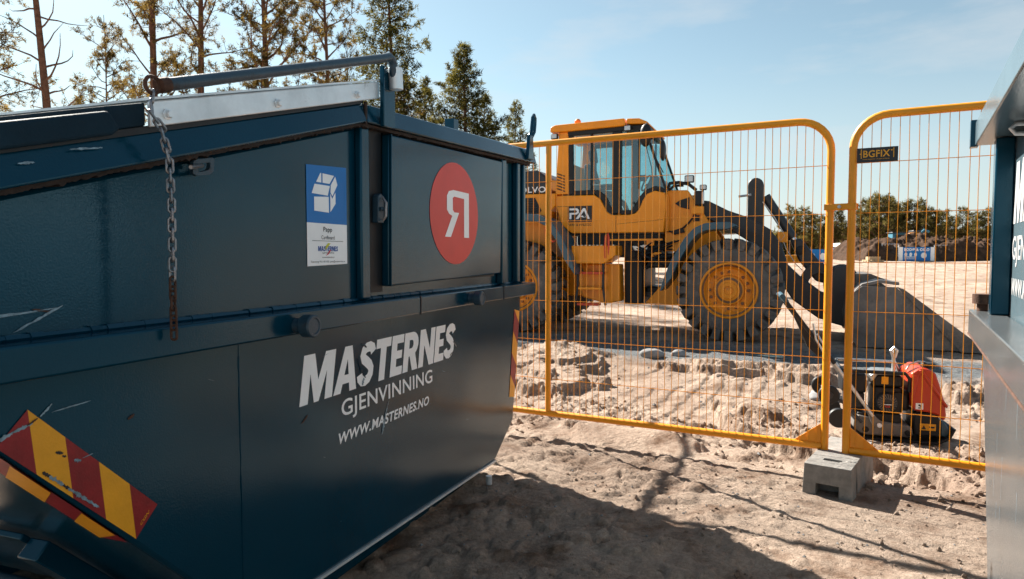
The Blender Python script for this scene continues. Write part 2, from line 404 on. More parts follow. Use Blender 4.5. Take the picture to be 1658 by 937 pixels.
FA = rad(28.61)
def ground_z(x, y):
    x = np.asarray(x, float); y = np.asarray(y, float)
    d = (x - 1.9) * math.sin(FA) + (y - 4.1) * math.cos(FA)        # distance beyond the fence line
    t = (x - 1.9) * math.cos(FA) - (y - 4.1) * math.sin(FA)
    near = sstep(30, 14, np.hypot(x, y))
    z = (fbm(x * .55, y * .55, 3, 3) - .5) * .04 * near
    # trodden sand in front of the fence
    f1 = sstep(.25, -.15, d)
    z = z + f1 * ((fbm(x * 2.2, y * 2.2, 3, 5) - .5) * .010 + np.maximum(0, fbm(x * 16, y * 16, 4, 6, .6) - .55) * .022)
    d1, d2, hid = cells(x * 2.3 + fbm(x * 3, y * 3, 2, 8) * .8, y * 2.3, 4)
    z = z - f1 * np.exp(-((d2 - d1) / .035) ** 2) * .010 * (hid > .55)
    # wheel-churned strip beside the container
    sh = f1 * sstep(2.0, .6, x - .12 * (y - 3)) * sstep(.3, 1.2, y)
    r = fbm(x * 2.1 + 5, y * 2.1, 4, 11)
    z = z + sh * (np.abs(r - .5) * -.10 + .012 + (fbm(x * 12, y * 12, 4, 12, .6) - .5) * .028)
    d1, d2, hid = cells(x * 9, y * 9, 21)
    z = z + sh * .022 * hid * sstep(.06, .22, d2 - d1) * (hid > .55)
    # dug, rutted band behind the fence
    m = sstep(.02, .30, d) * sstep(4.4, 3.6, d)
    n1 = fbm(t * .95 + .35 * d, d * .75 + 3, 3, 31)
    n1 = n1 + (fbm(x * 5, y * 5, 4, 46, .65) - .5) * .20
    cut = sstep(.475, .525, n1) * .105 + sstep(.62, .66, n1) * .07
    rough = fbm(x * 2.6, y * 2.6, 4, 33)
    wx = fbm(x * 6, y * 6, 3, 40) * .9; wy = fbm(x * 6, y * 6, 3, 41) * .9
    d1, d2, hid = cells(x * 4.2 + wx, y * 4.2 + wy, 35)
    clod = (hid - .35) * .042 * sstep(.02, .16, d2 - d1)
    e1, e2, eh = cells(x * 10 + wx * 1.6, y * 10 + wy * 1.6, 36)
    clod2 = np.maximum(0, eh - .35) * .040 * sstep(.03, .25, e2 - e1) + (fbm(x * 22, y * 22, 3, 39) - .5) * .03
    g1, g2, gh = cells(x * 19, y * 19, 38)
    clod2 = clod2 + np.maximum(0, gh - .55) * .035 * sstep(.05, .3, g2 - g1)
    cm = sstep(.40, .58, fbm(x * 1.1 + 9, y * 1.1, 3, 37))
    pad = 1 - np.exp(-(((x - 2.95) / .62) ** 4 + ((y - 5.25) / .48) ** 4))
    z = z + m * (cut * (.25 + .75 * pad) - .07 * (1 - pad) - .10 * pad + ((rough - .5) * .05 + (clod + clod2) * cm) * (.15 + .85 * pad))
    # grouser prints
    z = z + m * .016 * sstep(-.2, .2, np.sin(t * 30 + 4 * wx)) * sstep(.52, .58, fbm(x * .8 + 4, y * .8, 3, 44))
    # spoil ridge towards the haul road
    rd = np.exp(-((d - 3.55 - .35 * np.sin(t * 1.3)) / .42) ** 2)
    z = z + rd * (.05 + .08 * fbm(t * .9, d * .5, 3, 51)) + rd * clod * .8
    # haul road
    q = sstep(3.9, 4.6, d)
    z = z + q * near * ((fbm(x * 5, y * 5, 4, 61) - .5) * .03)
    z = z + q * .018 * np.sin(y * 5 + .6 * x) * near * fbm(x * .5, y * .5, 2, 62)
    far = sstep(13, 20, y)
    z = z + far * np.minimum(.0165 * np.maximum(0, y - 16), 1.25) + far * (fbm(x * .22, y * .35, 5, 71, .6) - .5) * .55 * sstep(200, 60, y)
    return z
def axis(lo, hi, step, end_lo, end_hi, g=1.13):
    a = list(np.arange(lo, hi + 1e-6, step))
    s = step; p = a[-1]
    while p < end_hi: s *= g; p += s; a.append(p)
    s = step; p = a[0]; b = []
    while p > end_lo: s *= g; p -= s; b.append(p)
    return np.array(list(reversed(b)) + a)
xs = axis(-1.0, 5.4, .0175, -1500, 1500, 1.09); ys = axis(2.0, 8.4, .0175, -300, 3000, 1.035)
ys = np.concatenate([ys[ys < 80], axis(80, 90, 4, 80, 3000, 1.25)[1:]])
GX, GY = np.meshgrid(xs, ys)
GZ = ground_z(GX, GY)
nx, ny = len(xs), len(ys)
idx = np.arange(nx * ny).reshape(ny, nx)
quads = np.stack([idx[:-1, :-1], idx[:-1, 1:], idx[1:, 1:], idx[1:, :-1]], -1).reshape(-1, 4)
gme = bpy.data.meshes.new('ground')
gme.vertices.add(nx * ny); gme.vertices.foreach_set('co', np.stack([GX, GY, GZ], -1).ravel())
gme.loops.add(quads.size); gme.loops.foreach_set('vertex_index', quads.ravel())
gme.polygons.add(len(quads)); gme.polygons.foreach_set('loop_start', np.arange(0, quads.size, 4)); gme.polygons.foreach_set('loop_total', np.full(len(quads), 4))
gme.polygons.foreach_set('use_smooth', np.ones(len(quads), bool))
gme.update(calc_edges=True)
def ground_mat():
    m = bpy.data.materials.new('sandy_ground'); m.use_nodes = True
    nt = m.node_tree; b = nt.nodes['Principled BSDF']; b.inputs['Roughness'].default_value = 0.95; b.inputs['Specular IOR Level'].default_value = 0.12
    lk = nt.links.new; tcn = N(nt, 'ShaderNodeTexCoord')
    def noise(sc, det=6, ro=.6, vec=None):
        n = N(nt, 'ShaderNodeTexNoise'); n.inputs['Scale'].default_value = sc; n.inputs['Detail'].default_value = det; n.inputs['Roughness'].default_value = ro
        lk(vec or tcn.outputs['Object'], n.inputs['Vector']); return n
    def ramp(src, p0, c0, p1, c1):
        r = N(nt, 'ShaderNodeValToRGB'); r.color_ramp.elements[0].position = p0; r.color_ramp.elements[1].position = p1
        r.color_ramp.elements[0].color = (*c0, 1); r.color_ramp.elements[1].color = (*c1, 1); lk(src, r.inputs[0]); return r
    base = ramp(noise(.9, 8).outputs['Fac'], .32, (.335, .245, .190), .68, (.50, .395, .315))
    fine = ramp(noise(38, 5, .75).outputs['Fac'], .35, (.66, .65, .64), .65, (1.18, 1.18, 1.18))
    mx = N(nt, 'ShaderNodeMixRGB', blend_type='MULTIPLY'); mx.inputs[0].default_value = .75; lk(base.outputs[0], mx.inputs[1]); lk(fine.outputs[0], mx.inputs[2])
    moist = ramp(noise(2.6, 9, .66).outputs['Fac'], .505, (0, 0, 0), .65, (1, 1, 1))
    mx2 = N(nt, 'ShaderNodeMixRGB'); mx2.inputs[2].default_value = (.17, .105, .070, 1); lk(moist.outputs[0], mx2.inputs[0]); lk(mx.outputs[0], mx2.inputs[1])
    big = ramp(noise(.16, 7, .7).outputs['Fac'], .50, (0, 0, 0), .62, (1, 1, 1))
    bm2 = N(nt, 'ShaderNodeMath', operation='MULTIPLY'); bm2.inputs[1].default_value = .55; lk(big.outputs[0], bm2.inputs[0])
    mxb = N(nt, 'ShaderNodeMixRGB'); mxb.inputs[2].default_value = (.20, .150, .115, 1); lk(bm2.outputs[0], mxb.inputs[0]); lk(mx2.outputs[0], mxb.inputs[1]); mx2 = mxb
    # grey crushed stone on the haul road beyond the ridge
    sx = N(nt, 'ShaderNodeSeparateXYZ'); lk(tcn.outputs['Object'], sx.inputs[0])
    ma = N(nt, 'ShaderNodeMath', operation='MULTIPLY_ADD'); ma.inputs[1].default_value = math.sin(FA); ma.inputs[2].default_value = -1.9 * math.sin(FA) - 4.1 * math.cos(FA); lk(sx.outputs[0], ma.inputs[0])
    mb = N(nt, 'ShaderNodeMath', operation='MULTIPLY_ADD'); mb.inputs[1].default_value = math.cos(FA); lk(sx.outputs[1], mb.inputs[0]); lk(ma.outputs[0], mb.inputs[2])
    wob = N(nt, 'ShaderNodeMath', operation='MULTIPLY_ADD'); wob.inputs[1].default_value = 1.6; lk(noise(1.1, 5).outputs['Fac'], wob.inputs[0]); lk(mb.outputs[0], wob.inputs[2])
    g0 = ramp(wob.outputs[0], 0.0, (0, 0, 0), 1.0, (1, 1, 1))
    mr = N(nt, 'ShaderNodeMapRange'); mr.inputs[1].default_value = 4.55; mr.inputs[2].default_value = 5.0; lk(wob.outputs[0], mr.inputs[0])
    mr2 = N(nt, 'ShaderNodeMapRange'); mr2.inputs[1].default_value = 6.3; mr2.inputs[2].default_value = 7.2; mr2.inputs[3].default_value = 1; mr2.inputs[4].default_value = 0; lk(wob.outputs[0], mr2.inputs[0])
    mm = N(nt, 'ShaderNodeMath', operation='MULTIPLY'); lk(mr.outputs[0], mm.inputs[0]); lk(mr2.outputs[0], mm.inputs[1])
    mm2 = N(nt, 'ShaderNodeMath', operation='MULTIPLY'); mm2.inputs[1].default_value = 1.0; lk(mm.outputs[0], mm2.inputs[0])
    gravel = ramp(noise(24, 4, .8).outputs['Fac'], .38, (.055, .062, .068), .62, (.20, .21, .215))
    mx3 = N(nt, 'ShaderNodeMixRGB'); lk(mm2.outputs[0], mx3.inputs[0]); lk(mx2.outputs[0], mx3.inputs[1]); lk(gravel.outputs[0], mx3.inputs[2])
    # small scattered stones
    vo = N(nt, 'ShaderNodeTexVoronoi'); vo.inputs['Scale'].default_value = 30; lk(tcn.outputs['Object'], vo.inputs['Vector'])
    st = ramp(vo.outputs['Distance'], .05, (1, 1, 1), .11, (0, 0, 0))
    stm = N(nt, 'ShaderNodeMath', operation='MULTIPLY'); lk(st.outputs[0], stm.inputs[0]); lk(ramp(noise(3.5, 3).outputs['Fac'], .55, (0, 0, 0), .62, (1, 1, 1)).outputs[0], stm.inputs[1])
    mx4 = N(nt, 'ShaderNodeMixRGB'); mx4.inputs[2].default_value = (.30, .28, .26, 1); lk(stm.outputs[0], mx4.inputs[0]); lk(mx3.outputs[0], mx4.inputs[1])
    lk(mx4.outputs[0], b.inputs['Base Color'])
    prev = None
    for sc, stg, dist in ((9, .4, .05), (50, .85, .028), (170, .9, .010)):
        bp = N(nt, 'ShaderNodeBump'); bp.inputs['Strength'].default_value = stg; bp.inputs['Distance'].default_value = dist
        lk(noise(sc, 5, .65).outputs['Fac'], bp.inputs['Height'])
        if prev: lk(prev, bp.inputs['Normal'])
        prev = bp.outputs[0]
    lk(prev, b.inputs['Normal'])
    return m
gme.materials.append(ground_mat())
ground = bpy.data.objects.new('ground', gme); COL.objects.link(ground); ground['kind'] = 'structure'
def gz(x, y): return float(ground_z(np.array([x]), np.array([y]))[0])

# ================================================================== near waste container
# local frame: x along the side (right, away from the camera), y into the body, z up
AZ = 20.145
dump = thing('waste_container', 'dark blue steel waste container for cardboard with white lettering and striped warning plate', 'waste container', (-.13828, 3.86039, 0), rad(90 - AZ))
W_ = 1.72   # body width
hull = MB().prism([(-1.93, .215), (.12, .14), (.42, .31), (.56, .98), (.56, 1.94), (-1.27, 1.85), (-2.88, 1.40), (-2.88, 1.175), (-2.64, .94)], 0, W_).build('body', 'paint', dump, bevel=.012)
# horizontal rail round the body
BZ0, BZ1 = 1.098, 1.172
MB().box(-2.97, .60, -.09, 0.0, BZ0, BZ1).build('side_rail', 'paint', dump, bevel=.006)
MB().box(-2.97, .60, W_, W_ + .09, BZ0, BZ1).build('side_rail', 'paint', dump, bevel=.006)
MB().box(.562, .645, .002, W_ - .002, BZ0, BZ1 - .003).build('end_rail', 'paint', dump, bevel=.006)
mb = MB()
random.seed(5)
x = -2.88
while x < .54:      # lumpy weld bead on the rail
    l = random.uniform(.02, .05); mb.tube([(x, -.006, BZ1 + .004), (x + l, -.006, BZ1 + .004)], random.uniform(.008, .012), 6); x += l * .9
mb.build('weld_bead', 'paint', dump)
for sx_ in (-.98, .02):   # thin joints in the rail
    MB().box(sx_, sx_ + .006, -.0925, -.088, BZ0 - .003, BZ1 + .002).build('rail_joint', 'seam', dump)
for sx_, zz in ((-1.807, 1.128), (-.453, 1.133)):
    MB().lathe([(.024, 0), (.024, -.028), (.033, -.030), (.036, -.034), (.036, -.066), (.032, -.071), (.026, -.071), (.024, -.068), (.0, -.068)], (sx_, -.088, zz), 'y', 28, False).build('roller', 'barpaint', dump)
for sx_ in (-1.8, -.45):
    MB().lathe([(.020, 0), (.020, .04), (.036, .042), (.036, .09), (.0, .091)], (sx_, W_ + .09, 1.13), 'y', 20, False).build('roller', 'barpaint', dump)
# ribs on the wall
for (a, b_, ztop, dep) in ((-1.335, -1.272, 1.842, .030), (.130, .205, 1.908, .040), (.400, .455, 1.922, .036), (.515, .560, 1.925, .036)):
    MB().prism([(a, BZ1 + .006), (b_, BZ1 + .006), (b_, ztop + .004), (a, ztop)], -dep, 0).build('rib', 'paint', dump, bevel=.008, seg=3)
# roof fascia: sloping front part and nearly level rear part
def fas(y0, y1):
    return [MB().prism([(-2.98, 1.387), (-1.352, 1.842), (-1.352, 1.913), (-2.98, 1.463)], y0, y1),
            MB().prism([(-1.349, 1.842), (.672, 1.939), (.672, 2.024), (-1.349, 1.914)], y0, y1)]
for y0, y1 in ((-.062, 0), (W_, W_ + .062)):
    for q in fas(y0, y1):
        if y0 < 0:      # the edge leans in slightly towards its top
            q.v = [(a, b - .010 + .022 * (i % 4 >= 2), c) if b < -.01 else (a, b, c) for i, (a, b, c) in enumerate(q.v)]
        q.build('roof_edge', 'paint', dump, bevel=.007, seg=3)
MB().prism([(.562, 1.936), (.672, 1.9395), (.672, 2.0235), (.562, 2.018)], .002, W_ - .002).build('roof_edge', 'paint', dump, bevel=.006)
MB().prism([(-2.88, 1.402), (-1.27, 1.852), (.56, 1.942), (.56, 1.99), (-1.35, 1.88), (-2.88, 1.43)], .002, W_ - .002).build('roof', 'paint', dump, bevel=.004)
def ragged(x0, z0, x1, z1, th, y0, y1, seed):
    random.seed(seed); n = 240; top = []; bot = []
    for i in range(n + 1):
        k = i / n; xx = x0 + (x1 - x0) * k; zz = z0 + (z1 - z0) * k
        top.append((xx, zz)); bot.append((xx, zz - th * random.choice((.7, .9, 1, 1, 1, 1.1, 1.2, 1.6))))
    return MB().prism(top + bot[::-1], y0, y1)
ragged(-2.88, 1.4135, -1.352, 1.8405, .010, -.050, -.001, 3).build('sealant_seam', 'seam', dump)
ragged(-1.349, 1.8405, .60, 1.934, .011, -.050, -.001, 4).build('sealant_seam', 'seam', dump)
MB().box(-1.356, -1.344, -.066, -.058, 1.836, 1.918).build('corner_weld', 'seam', dump)
# side hatch
door = MB().prism([(-1.165, 1.222), (.082, 1.243), (.110, 1.886), (-1.155, 1.832)], -.048, -.010).build('hatch', 'paint', dump, bevel=.008, seg=3)
MB().prism([(-1.165, 1.222), (-1.158, 1.222), (-1.148, 1.832), (-1.155, 1.832)], -.058, -.0485).build('hatch_edge', 'paint', door, bevel=.002)
MB().box(-1.268, -1.158, -.012, -.001, 1.20, 1.84).build('hatch_gap', 'black', dump)
MB().box(-1.14, .07, -.012, -.001, 1.228, 1.84).build('hatch_packing', 'black', dump)
hd = MB().prism([(-1.232, 1.475), (-1.188, 1.475), (-1.186, 1.58), (-1.208, 1.592), (-1.230, 1.58)], -.040, -.012).build('latch', 'barpaint', dump, bevel=.003)
MB().tube([(-1.209, -.047, 1.485), (-1.209, -.060, 1.50), (-1.209, -.062, 1.555), (-1.209, -.046, 1.575)], .006, 8).build('latch_handle', 'chain', hd)
MB().tube([(-1.222, -.042, 1.53), (-1.196, -.055, 1.53)], .008, 8).build('latch_pin', 'barpaint', hd)
# hatch disc with mirrored letter
poly_flat('logo_disc', [ellipse(-.532, 1.549, .277, .246, 72)], 'disc', dump, -.0500)
def logoR(cx, cz, s):   # mirrored R: open-cornered bowl on the left, stem on the right
    P = lambda a: [(cx + x_ * s * 2.05, cz + z_ * s * .93) for x_, z_ in a]
    return [P([(.50, .98), (.50, -1.0), (.26, -1.0), (.26, .70), (-.20, .73), (-.27, .66), (-.27, .16), (-.20, .06), (.02, .06), (-.36, -1.0), (-.62, -1.0), (-.30, -.10), (-.44, -.02), (-.53, .14), (-.53, .72), (-.44, .92), (-.24, 1.0)])]
poly_flat('logo_letter', logoR(-.500, 1.548, .122), 'white', dump, -.0512)
# recycling sticker
stk = poly_flat('sticker', [[(-1.630, 1.310), (-1.392, 1.316), (-1.392, 1.460), (-1.630, 1.460)]], 'white', dump, -.0022)
poly_flat('sticker_field', [[(-1.630, 1.4602), (-1.392, 1.4602), (-1.392, 1.671), (-1.630, 1.656)]], 'blue', stk, -.0022)
bx0, bz0, bs = -1.600, 1.502, .0185
ic = lambda a: [(bx0 + x_ * bs, bz0 + z_ * bs) for x_, z_ in a]
poly_flat('box_symbol', [ic([(.6, 0), (5.2, -.15), (5.2, 2.9), (.6, 2.6)]), ic([(-.1, 3.2), (4.9, 3.1), (5.6, 5.0), (.8, 5.0)]), ic([(5.7, 0), (7.4, 1.7), (7.4, 3.9), (6.3, 2.6), (5.7, 3.6)]),
     ic([(5.8, 3.8), (6.4, 3.1), (8.1, 5.4), (7.4, 7.0), (5.9, 5.2)]), ic([(1.3, 5.4), (2.9, 5.4), (2.9, 7.2), (2.6, 7.2)]), ic([(3.3, 5.4), (5.5, 5.4), (7.0, 7.1), (3.3, 7.2)])], 'white', stk, -.0031)
lettering('Papp', 'blackprint', stk, -.0031, .052, .022, -1.538, 1.426, bold=.012)
lettering('Cardboard', 'blackprint', stk, -.0031, .078, .014, -1.550, 1.404)
poly_flat('rule', [[(-1.603, 1.3975), (-1.418, 1.3975), (-1.418, 1.3990), (-1.603, 1.3990)]], 'blackprint', stk, -.0031)
poly_flat('lettering', heavy_text('MASTERNES', .018, .118, -1.570, 1.362), 'logoblue', stk, -.0031)
poly_flat('logo_swoosh', [[(-1.530, 1.365), (-1.512, 1.378), (-1.497, 1.390), (-1.512, 1.391), (-1.526, 1.380)]], 'lime', stk, -.0036)
poly_flat('logo_swoosh', [[(-1.528, 1.345), (-1.508, 1.352), (-1.492, 1.368), (-1.505, 1.364), (-1.520, 1.350)]], 'magenta', stk, -.0036)
lettering('GJENVINNING', 'blackprint', stk, -.0031, .07, .007, -1.546, 1.352)
lettering('www.masternes.no', 'blackprint', stk, -.0031, .072, .005, -1.547, 1.338)
lettering('Tømming? 911 00 100  post@masternes.no', 'blackprint', stk, -.0031, .205, .009, -1.612, 1.320)
# big lettering on the lower wall
poly_flat('lettering', heavy_text('MASTERNES', .170, 1.222, -1.685, .836, shear=.18, gap=.05), 'white', dump, -.0016)
lettering('GJENVINNING', 'white', dump, -.0016, .742, .082, -1.440, .728, bold=.012)
lettering('WWW.MASTERNES.NO', 'white', dump, -.0016, .732, .042, -1.470, .648, bold=.026, shear=.22)
# scuffs in paint and lettering
random.seed(11)
def scuff(x0, z0, x1, z1, w, m='scuff', n=14, y=-.0026, par=None, name='scratch'):
    t_, b_ = [], []
    L_ = math.hypot(x1 - x0, z1 - z0); nx_, nz_ = -(z1 - z0) / L_, (x1 - x0) / L_
    for i in range(n + 1):
        k = i / n; ww = w * (math.sin(math.pi * min(1, max(0, k))) ** .5 * random.uniform(.35, 1.0) + .05); c_ = random.uniform(-.2, .2) * w
        t_.append((x0 + (x1 - x0) * k + nx_ * (c_ + ww), z0 + (z1 - z0) * k + nz_ * (c_ + ww))); b_.append((x0 + (x1 - x0) * k + nx_ * (c_ - ww), z0 + (z1 - z0) * k + nz_ * (c_ - ww)))
    return poly_flat(name, [t_ + b_[::-1]], m, par or dump, y)
scuff(-1.330, .95, -1.275, .865, .012, 'paint'); scuff(-1.286, .87, -1.30, .84, .008, 'scuff'); scuff(-1.300, 1.005, -1.265, .985, .007, 'paint')
scuff(-1.122, .70, -1.158, .61, .009, 'scuff'); scuff(-1.10, .74, -1.135, .675, .004, 'scuff')
scuff(-.470, .915, -.425, .88, .006, 'grey'); scuff(-.505, .845, -.475, .86, .006, 'grey')
scuff(-2.80, 1.212, -2.512, 1.233, .0035, 'scuff'); scuff(-2.610, 1.188, -2.500, 1.238, .0035, 'scuff'); scuff(-2.57, 1.234, -2.53, 1.226, .003, 'rust')
scuff(-2.560, 1.000, -2.532, 1.024, .003, 'scuff'); scuff(-2.535, 1.005, -2.440, 1.012, .0018, 'scuff')
scuff(-2.345, .945, -2.325, .955, .005, 'rust'); scuff(-2.63, 1.531, -2.595, 1.538, .003, 'scuff', y=-.0640); scuff(-2.52, 1.575, -2.44, 1.590, .0028, 'scuff', y=-.0640)
scuff(-1.675, .777, -1.640, .80, .005, 'rust')
for i in range(9):
    a = random.uniform(-2.2, .3); z_ = random.uniform(.35, 1.05); an = random.uniform(-.5, .5); l_ = random.uniform(.01, .05)
    scuff(a, z_, a + l_ * math.cos(an), z_ + l_ * math.sin(an), .0007, 'fender', 6)
random.seed(3); mb = MB(); z = .30
while z < 1.08:
    l = random.uniform(.02, .05); mb.tube([(-1.962 + random.uniform(-.001, .001), -.0005, z), (-1.962, -.0005, z + l)], random.uniform(.001, .003), 6); z += l
mb.build('sheet_weld', 'paint', dump)
# bottom edge and skids
MB().prism([(-1.93, .207), (.12, .132), (.12, .142), (-1.93, .217)], -.006, .010).build('bottom_edge', 'galv', dump)
for yy in (.16, W_ - .26):
    MB().prism([(-1.85, .02), (.02, .0), (.02, .142), (-1.85, .214)], yy, yy + .10).build('skid', 'paint', dump, bevel=.006)
MB().cyl((.09, .03, .0), (.09, .03, .05), .018, 12).build('skid_bolt', 'galv', dump)
# striped warning plates
def stripes(o_xz, u, v_, nstr, lu, lv, slant, par, y, start=0, name='warning_plate'):
    u = np.array(u); v_ = np.array(v_); o_ = np.array(o_xz); res = {0: [], 1: []}; w = lu / nstr
    for i in range(-2, nstr + 3):
        a = [i * w, (i + 1) * w, (i + 1) * w + slant, i * w + slant]
        p = [(max(0, min(lu, q)), h) for q, h in ((a[0], 0), (a[1], 0), (a[2], lv), (a[3], lv))]
        # clip the slanted stripe to the plate
        q = [(a[0], 0), (a[1], 0), (a[2], lv), (a[3], lv)]
        for lim, sgn in ((0, 1), (lu, -1)):
            r = []
            for k in range(len(q)):
                c, d = q[k], q[(k + 1) % len(q)]; ci, di = (c[0] - lim) * sgn >= 0, (d[0] - lim) * sgn >= 0
                if ci: r.append(c)
                if ci != di:
                    tt = (lim - c[0]) / (d[0] - c[0]); r.append((lim, c[1] + tt * (d[1] - c[1])))
            q = r
            if not q: break
        if len(q) >= 3: res[(i + start) % 2].append([tuple(o_ + u * a_ + v_ * b_) for a_, b_ in q])
    a_ = poly_flat(name, res[0], 'redrefl', par, y)
    b_ = poly_flat('yellow_stripe', res[1], 'yelrefl', a_, y) if par else None
    return a_
su = np.array((.7125, -.7017)); sv = np.array((-.712, -.702))
wp = stripes((-2.652, .957), su, sv * -1, 4, .4505, .0925, -.1126, dump, -.0026, start=0)
lettering('CGN', 'yelrefl', wp, -.0034, .026, .010, -2.318, .668, bold=.01, rise=.9)
scuff(-2.655, .968, -2.615, .982, .005, par=wp, y=-.0038); scuff(-2.62, .980, -2.575, .992, .0045, par=wp, y=-.0038); scuff(-2.59, .988, -2.565, 1.0, .003, 'rust', par=wp, y=-.0042)
scuff(-2.530, .915, -2.512, .908, .0045, 'blackprint', par=wp, y=-.0038); scuff(-2.515, .903, -2.505, .898, .003, 'blackprint', par=wp, y=-.0039)
for k in range(9):
    q0 = -2.560 + .014 * k; q1 = .880 - .0135 * k
    scuff(q0, q1, q0 + .018, q1 - .016, random.uniform(.003, .007), random.choice(['scuff', 'scuff', 'blackprint']), 8, par=wp, y=-.0038 - .0003 * (k % 3))
scuff(-2.488, .885, -2.470, .880, .005, par=wp, y=-.0038); scuff(-2.468, .884, -2.440, .888, .0014, par=wp, y=-.0038)
wp2 = stripes((.345, .470), (.175, .985), (.985, -.175), 4, .545, .095, -.075, dump, -.0026, start=1)
# the plate folded onto the sloping end of the body
ea = math.atan2(-.7115, .7027)
endp = bpy.data.objects.new('warning_plate', None)
def end_stripe(a0, a1, m, par):
    q = []
    for (l_, y_) in a0 + a1:
        q.append((-2.643 + .7027 * l_ - .004 * .71, y_, .942 - .7115 * l_ - .004 * .70))
    me = bpy.data.meshes.new('warning_plate'); me.from_pydata(q, [], [tuple(range(len(q)))]); me.materials.append(M[m])
    o_ = bpy.data.objects.new('warning_plate' if m == 'redrefl' else 'yellow_stripe', me); COL.objects.link(o_); o_.parent = par; return o_
bpy.data.objects.remove(endp)
e0 = end_stripe([(-.02, .008), (.425, .008)], [(.425, .100), (-.02, .100)], 'redrefl', dump)
for k in range(2):
    b0 = .04 + k * .22
    me = bpy.data.meshes.new('yellow_stripe'); q = [(b0, .0085), (b0 + .12, .0085), (b0 + .19, .0995), (b0 + .07, .0995)]
    q = [(min(.424, l_), y_) for l_, y_ in q]
    me.from_pydata([(-2.643 + .7027 * l_ - .006 * .71, y_, .942 - .7115 * l_ - .006 * .70) for l_, y_ in q], [], [(0, 1, 2, 3)]); me.materials.append(M['yelrefl'])
    o_ = bpy.data.objects.new('yellow_stripe', me); COL.objects.link(o_); o_.parent = e0
# lifting frame under the sloping end
EM = Matrix.Translation((-2.643, 0, .942)) @ Matrix(((.7027, 0, -.7115), (0, 1, 0), (-.7115, 0, -.7027))).to_4x4()   # x down the slope, z outward from the end face
MB().box(.52, 1.02, .37, .445, .012, .07, EM).build('lift_frame', 'paint', dump, bevel=.004)
MB().box(.50, .53, .45, W_ - .1, .012, .03, EM).build('lift_frame', 'paint', dump, bevel=.004)
MB().tube([EM @ Vector((1.02, .30, .05)), EM @ Vector((1.0, W_ - .2, .05))], .028, 14).build('lift_bar', 'barpaint', dump)
# lids
def slab(s0, s1, zb, zt, y0, y1):
    sl_ = .2795; z0 = lambda s: 1.913 + (s + 1.352) * sl_
    return MB().prism([(s0, z0(s0) + zb), (s1 - .02, z0(s1 - .02) + zb), (s1, z0(s1) + zb + .012), (s1 - .03, z0(s1 - .03) + zt), (s0, z0(s0) + zt - .004)], y0, y1)
slab(-3.05, -2.40, .006, .062, -.075, .82).build('lid', 'lid', dump, bevel=.008, seg=3)
slab(-3.05, -2.40, .006, .062, .86, W_ + .05).build('lid', 'lid', dump, bevel=.008, seg=3)
MB().prism([(-3.02, 1.4455), (-1.356, 1.9115), (-1.356, 1.928), (-3.02, 1.462)], -.056, -.001).build('lid_gap_strip', 'black', dump)  # black strip standing in for the dark shaded gap under lid and flange
MB().prism([(-2.425, 1.630), (-2.317, 1.660), (-2.317, 1.716), (-2.425, 1.686)], -.0555, W_).build('lid_frame', 'lid', dump, bevel=.004)
gv = MB().prism([(-2.315, 1.657), (-1.262, 1.948), (-1.262, 2.012), (-2.315, 1.719)], -.070, -.058).build('lid_flange', 'galv', dump, bevel=.003)
MB().prism([(-2.315, 1.722), (-1.262, 2.015), (-1.262, 2.021), (-2.315, 1.728)], -.074, W_ + .05).build('lid_sheet', 'galv', dump)
for s_, z_ in ((-2.268, 1.696), (-1.855, 1.808), (-1.42, 1.928)):
    MB().lathe([(.014, 0), (.014, -.004), (.010, -.005), (.010, -.012), (.008, -.014), (0, -.014)], (s_, -.070, z_), 'y', 6, False).build('bolt', 'galv', dump)
MB().box(-2.62, -2.53, .825, .855, 1.62, 1.675).build('hinge_block', 'galv', dump, bevel=.004)
# pivoting locking bar
bl = Vector((-2.318, -.105, 1.752)); br = Vector((-1.262, -.105, 2.098))
pts = [bl, bl.lerp(br, .5), bl.lerp(br, .97)]
for k in range(1, 7):
    a = k / 6 * rad(105); pts.append(Vector((br.x + .045 * math.sin(a), -.105, br.z - .015 + .036 * (math.cos(a)) - .012)))
pts.append(Vector((br.x + .058, -.105, 2.02)))
bar = MB().tube(pts, .0165, 14).build('locking_bar', 'barpaint', dump)
MB().cyl(bl + Vector((-.004, 0, -.001)), bl + Vector((.022, 0, .0075)), .0185, 14).build('bar_collar', 'rust', bar)
mb = MB().tube([(bl.x - .022 + .020 * math.cos(2 * math.pi * k / 18), -.105, bl.z - .004 + .020 * math.sin(2 * math.pi * k / 18)) for k in range(18)], .0048, 8, closed=True)
mb.build('end_ring', 'rust', bar)
MB().cyl((br.x + .060, -.105, 2.075), (br.x + .066, -.105, 1.992), .027, 20).build('bar_sleeve', 'galv', dump, bevel=.002)
MB().prism([(-1.262, 1.842), (-1.165, 1.847), (-1.168, 2.03), (-1.215, 2.06), (-1.262, 2.075)], -.0830, -.0735).build('bar_bracket', 'paint', dump, bevel=.003)
MB().box(-1.268, -1.256, -.092, -.0735, 1.842, 2.07).build('bar_bracket', 'paint', dump, bevel=.003)
# roof details on the rear part
for s_ in (-.62, -.08, .40):
    z_ = 1.952 + (s_ + 1.3) * .052
    MB().prism([(s_ - .09, z_ - .01), (s_ + .09, z_ - .01), (s_ + .075, z_ + .115), (s_ - .02, z_ + .10)], .42, W_ - .1).build('roof_ridge', 'galv', dump, bevel=.004)
MB().box(.20, .27, .30, .36, 2.0, 2.17).build('roof_post', 'paint', dump, bevel=.003)
# unseen rear bar behind the far end, put in for its diagonal shadow
MB().tube([(.60, 1.372, 1.96), (.70, 1.375, 2.01), (1.5, 1.48, 2.17), (2.3, 1.62, 2.37), (3.3, 1.77, 2.60)], .024, 12).build('rear_bar', 'barpaint', dump)
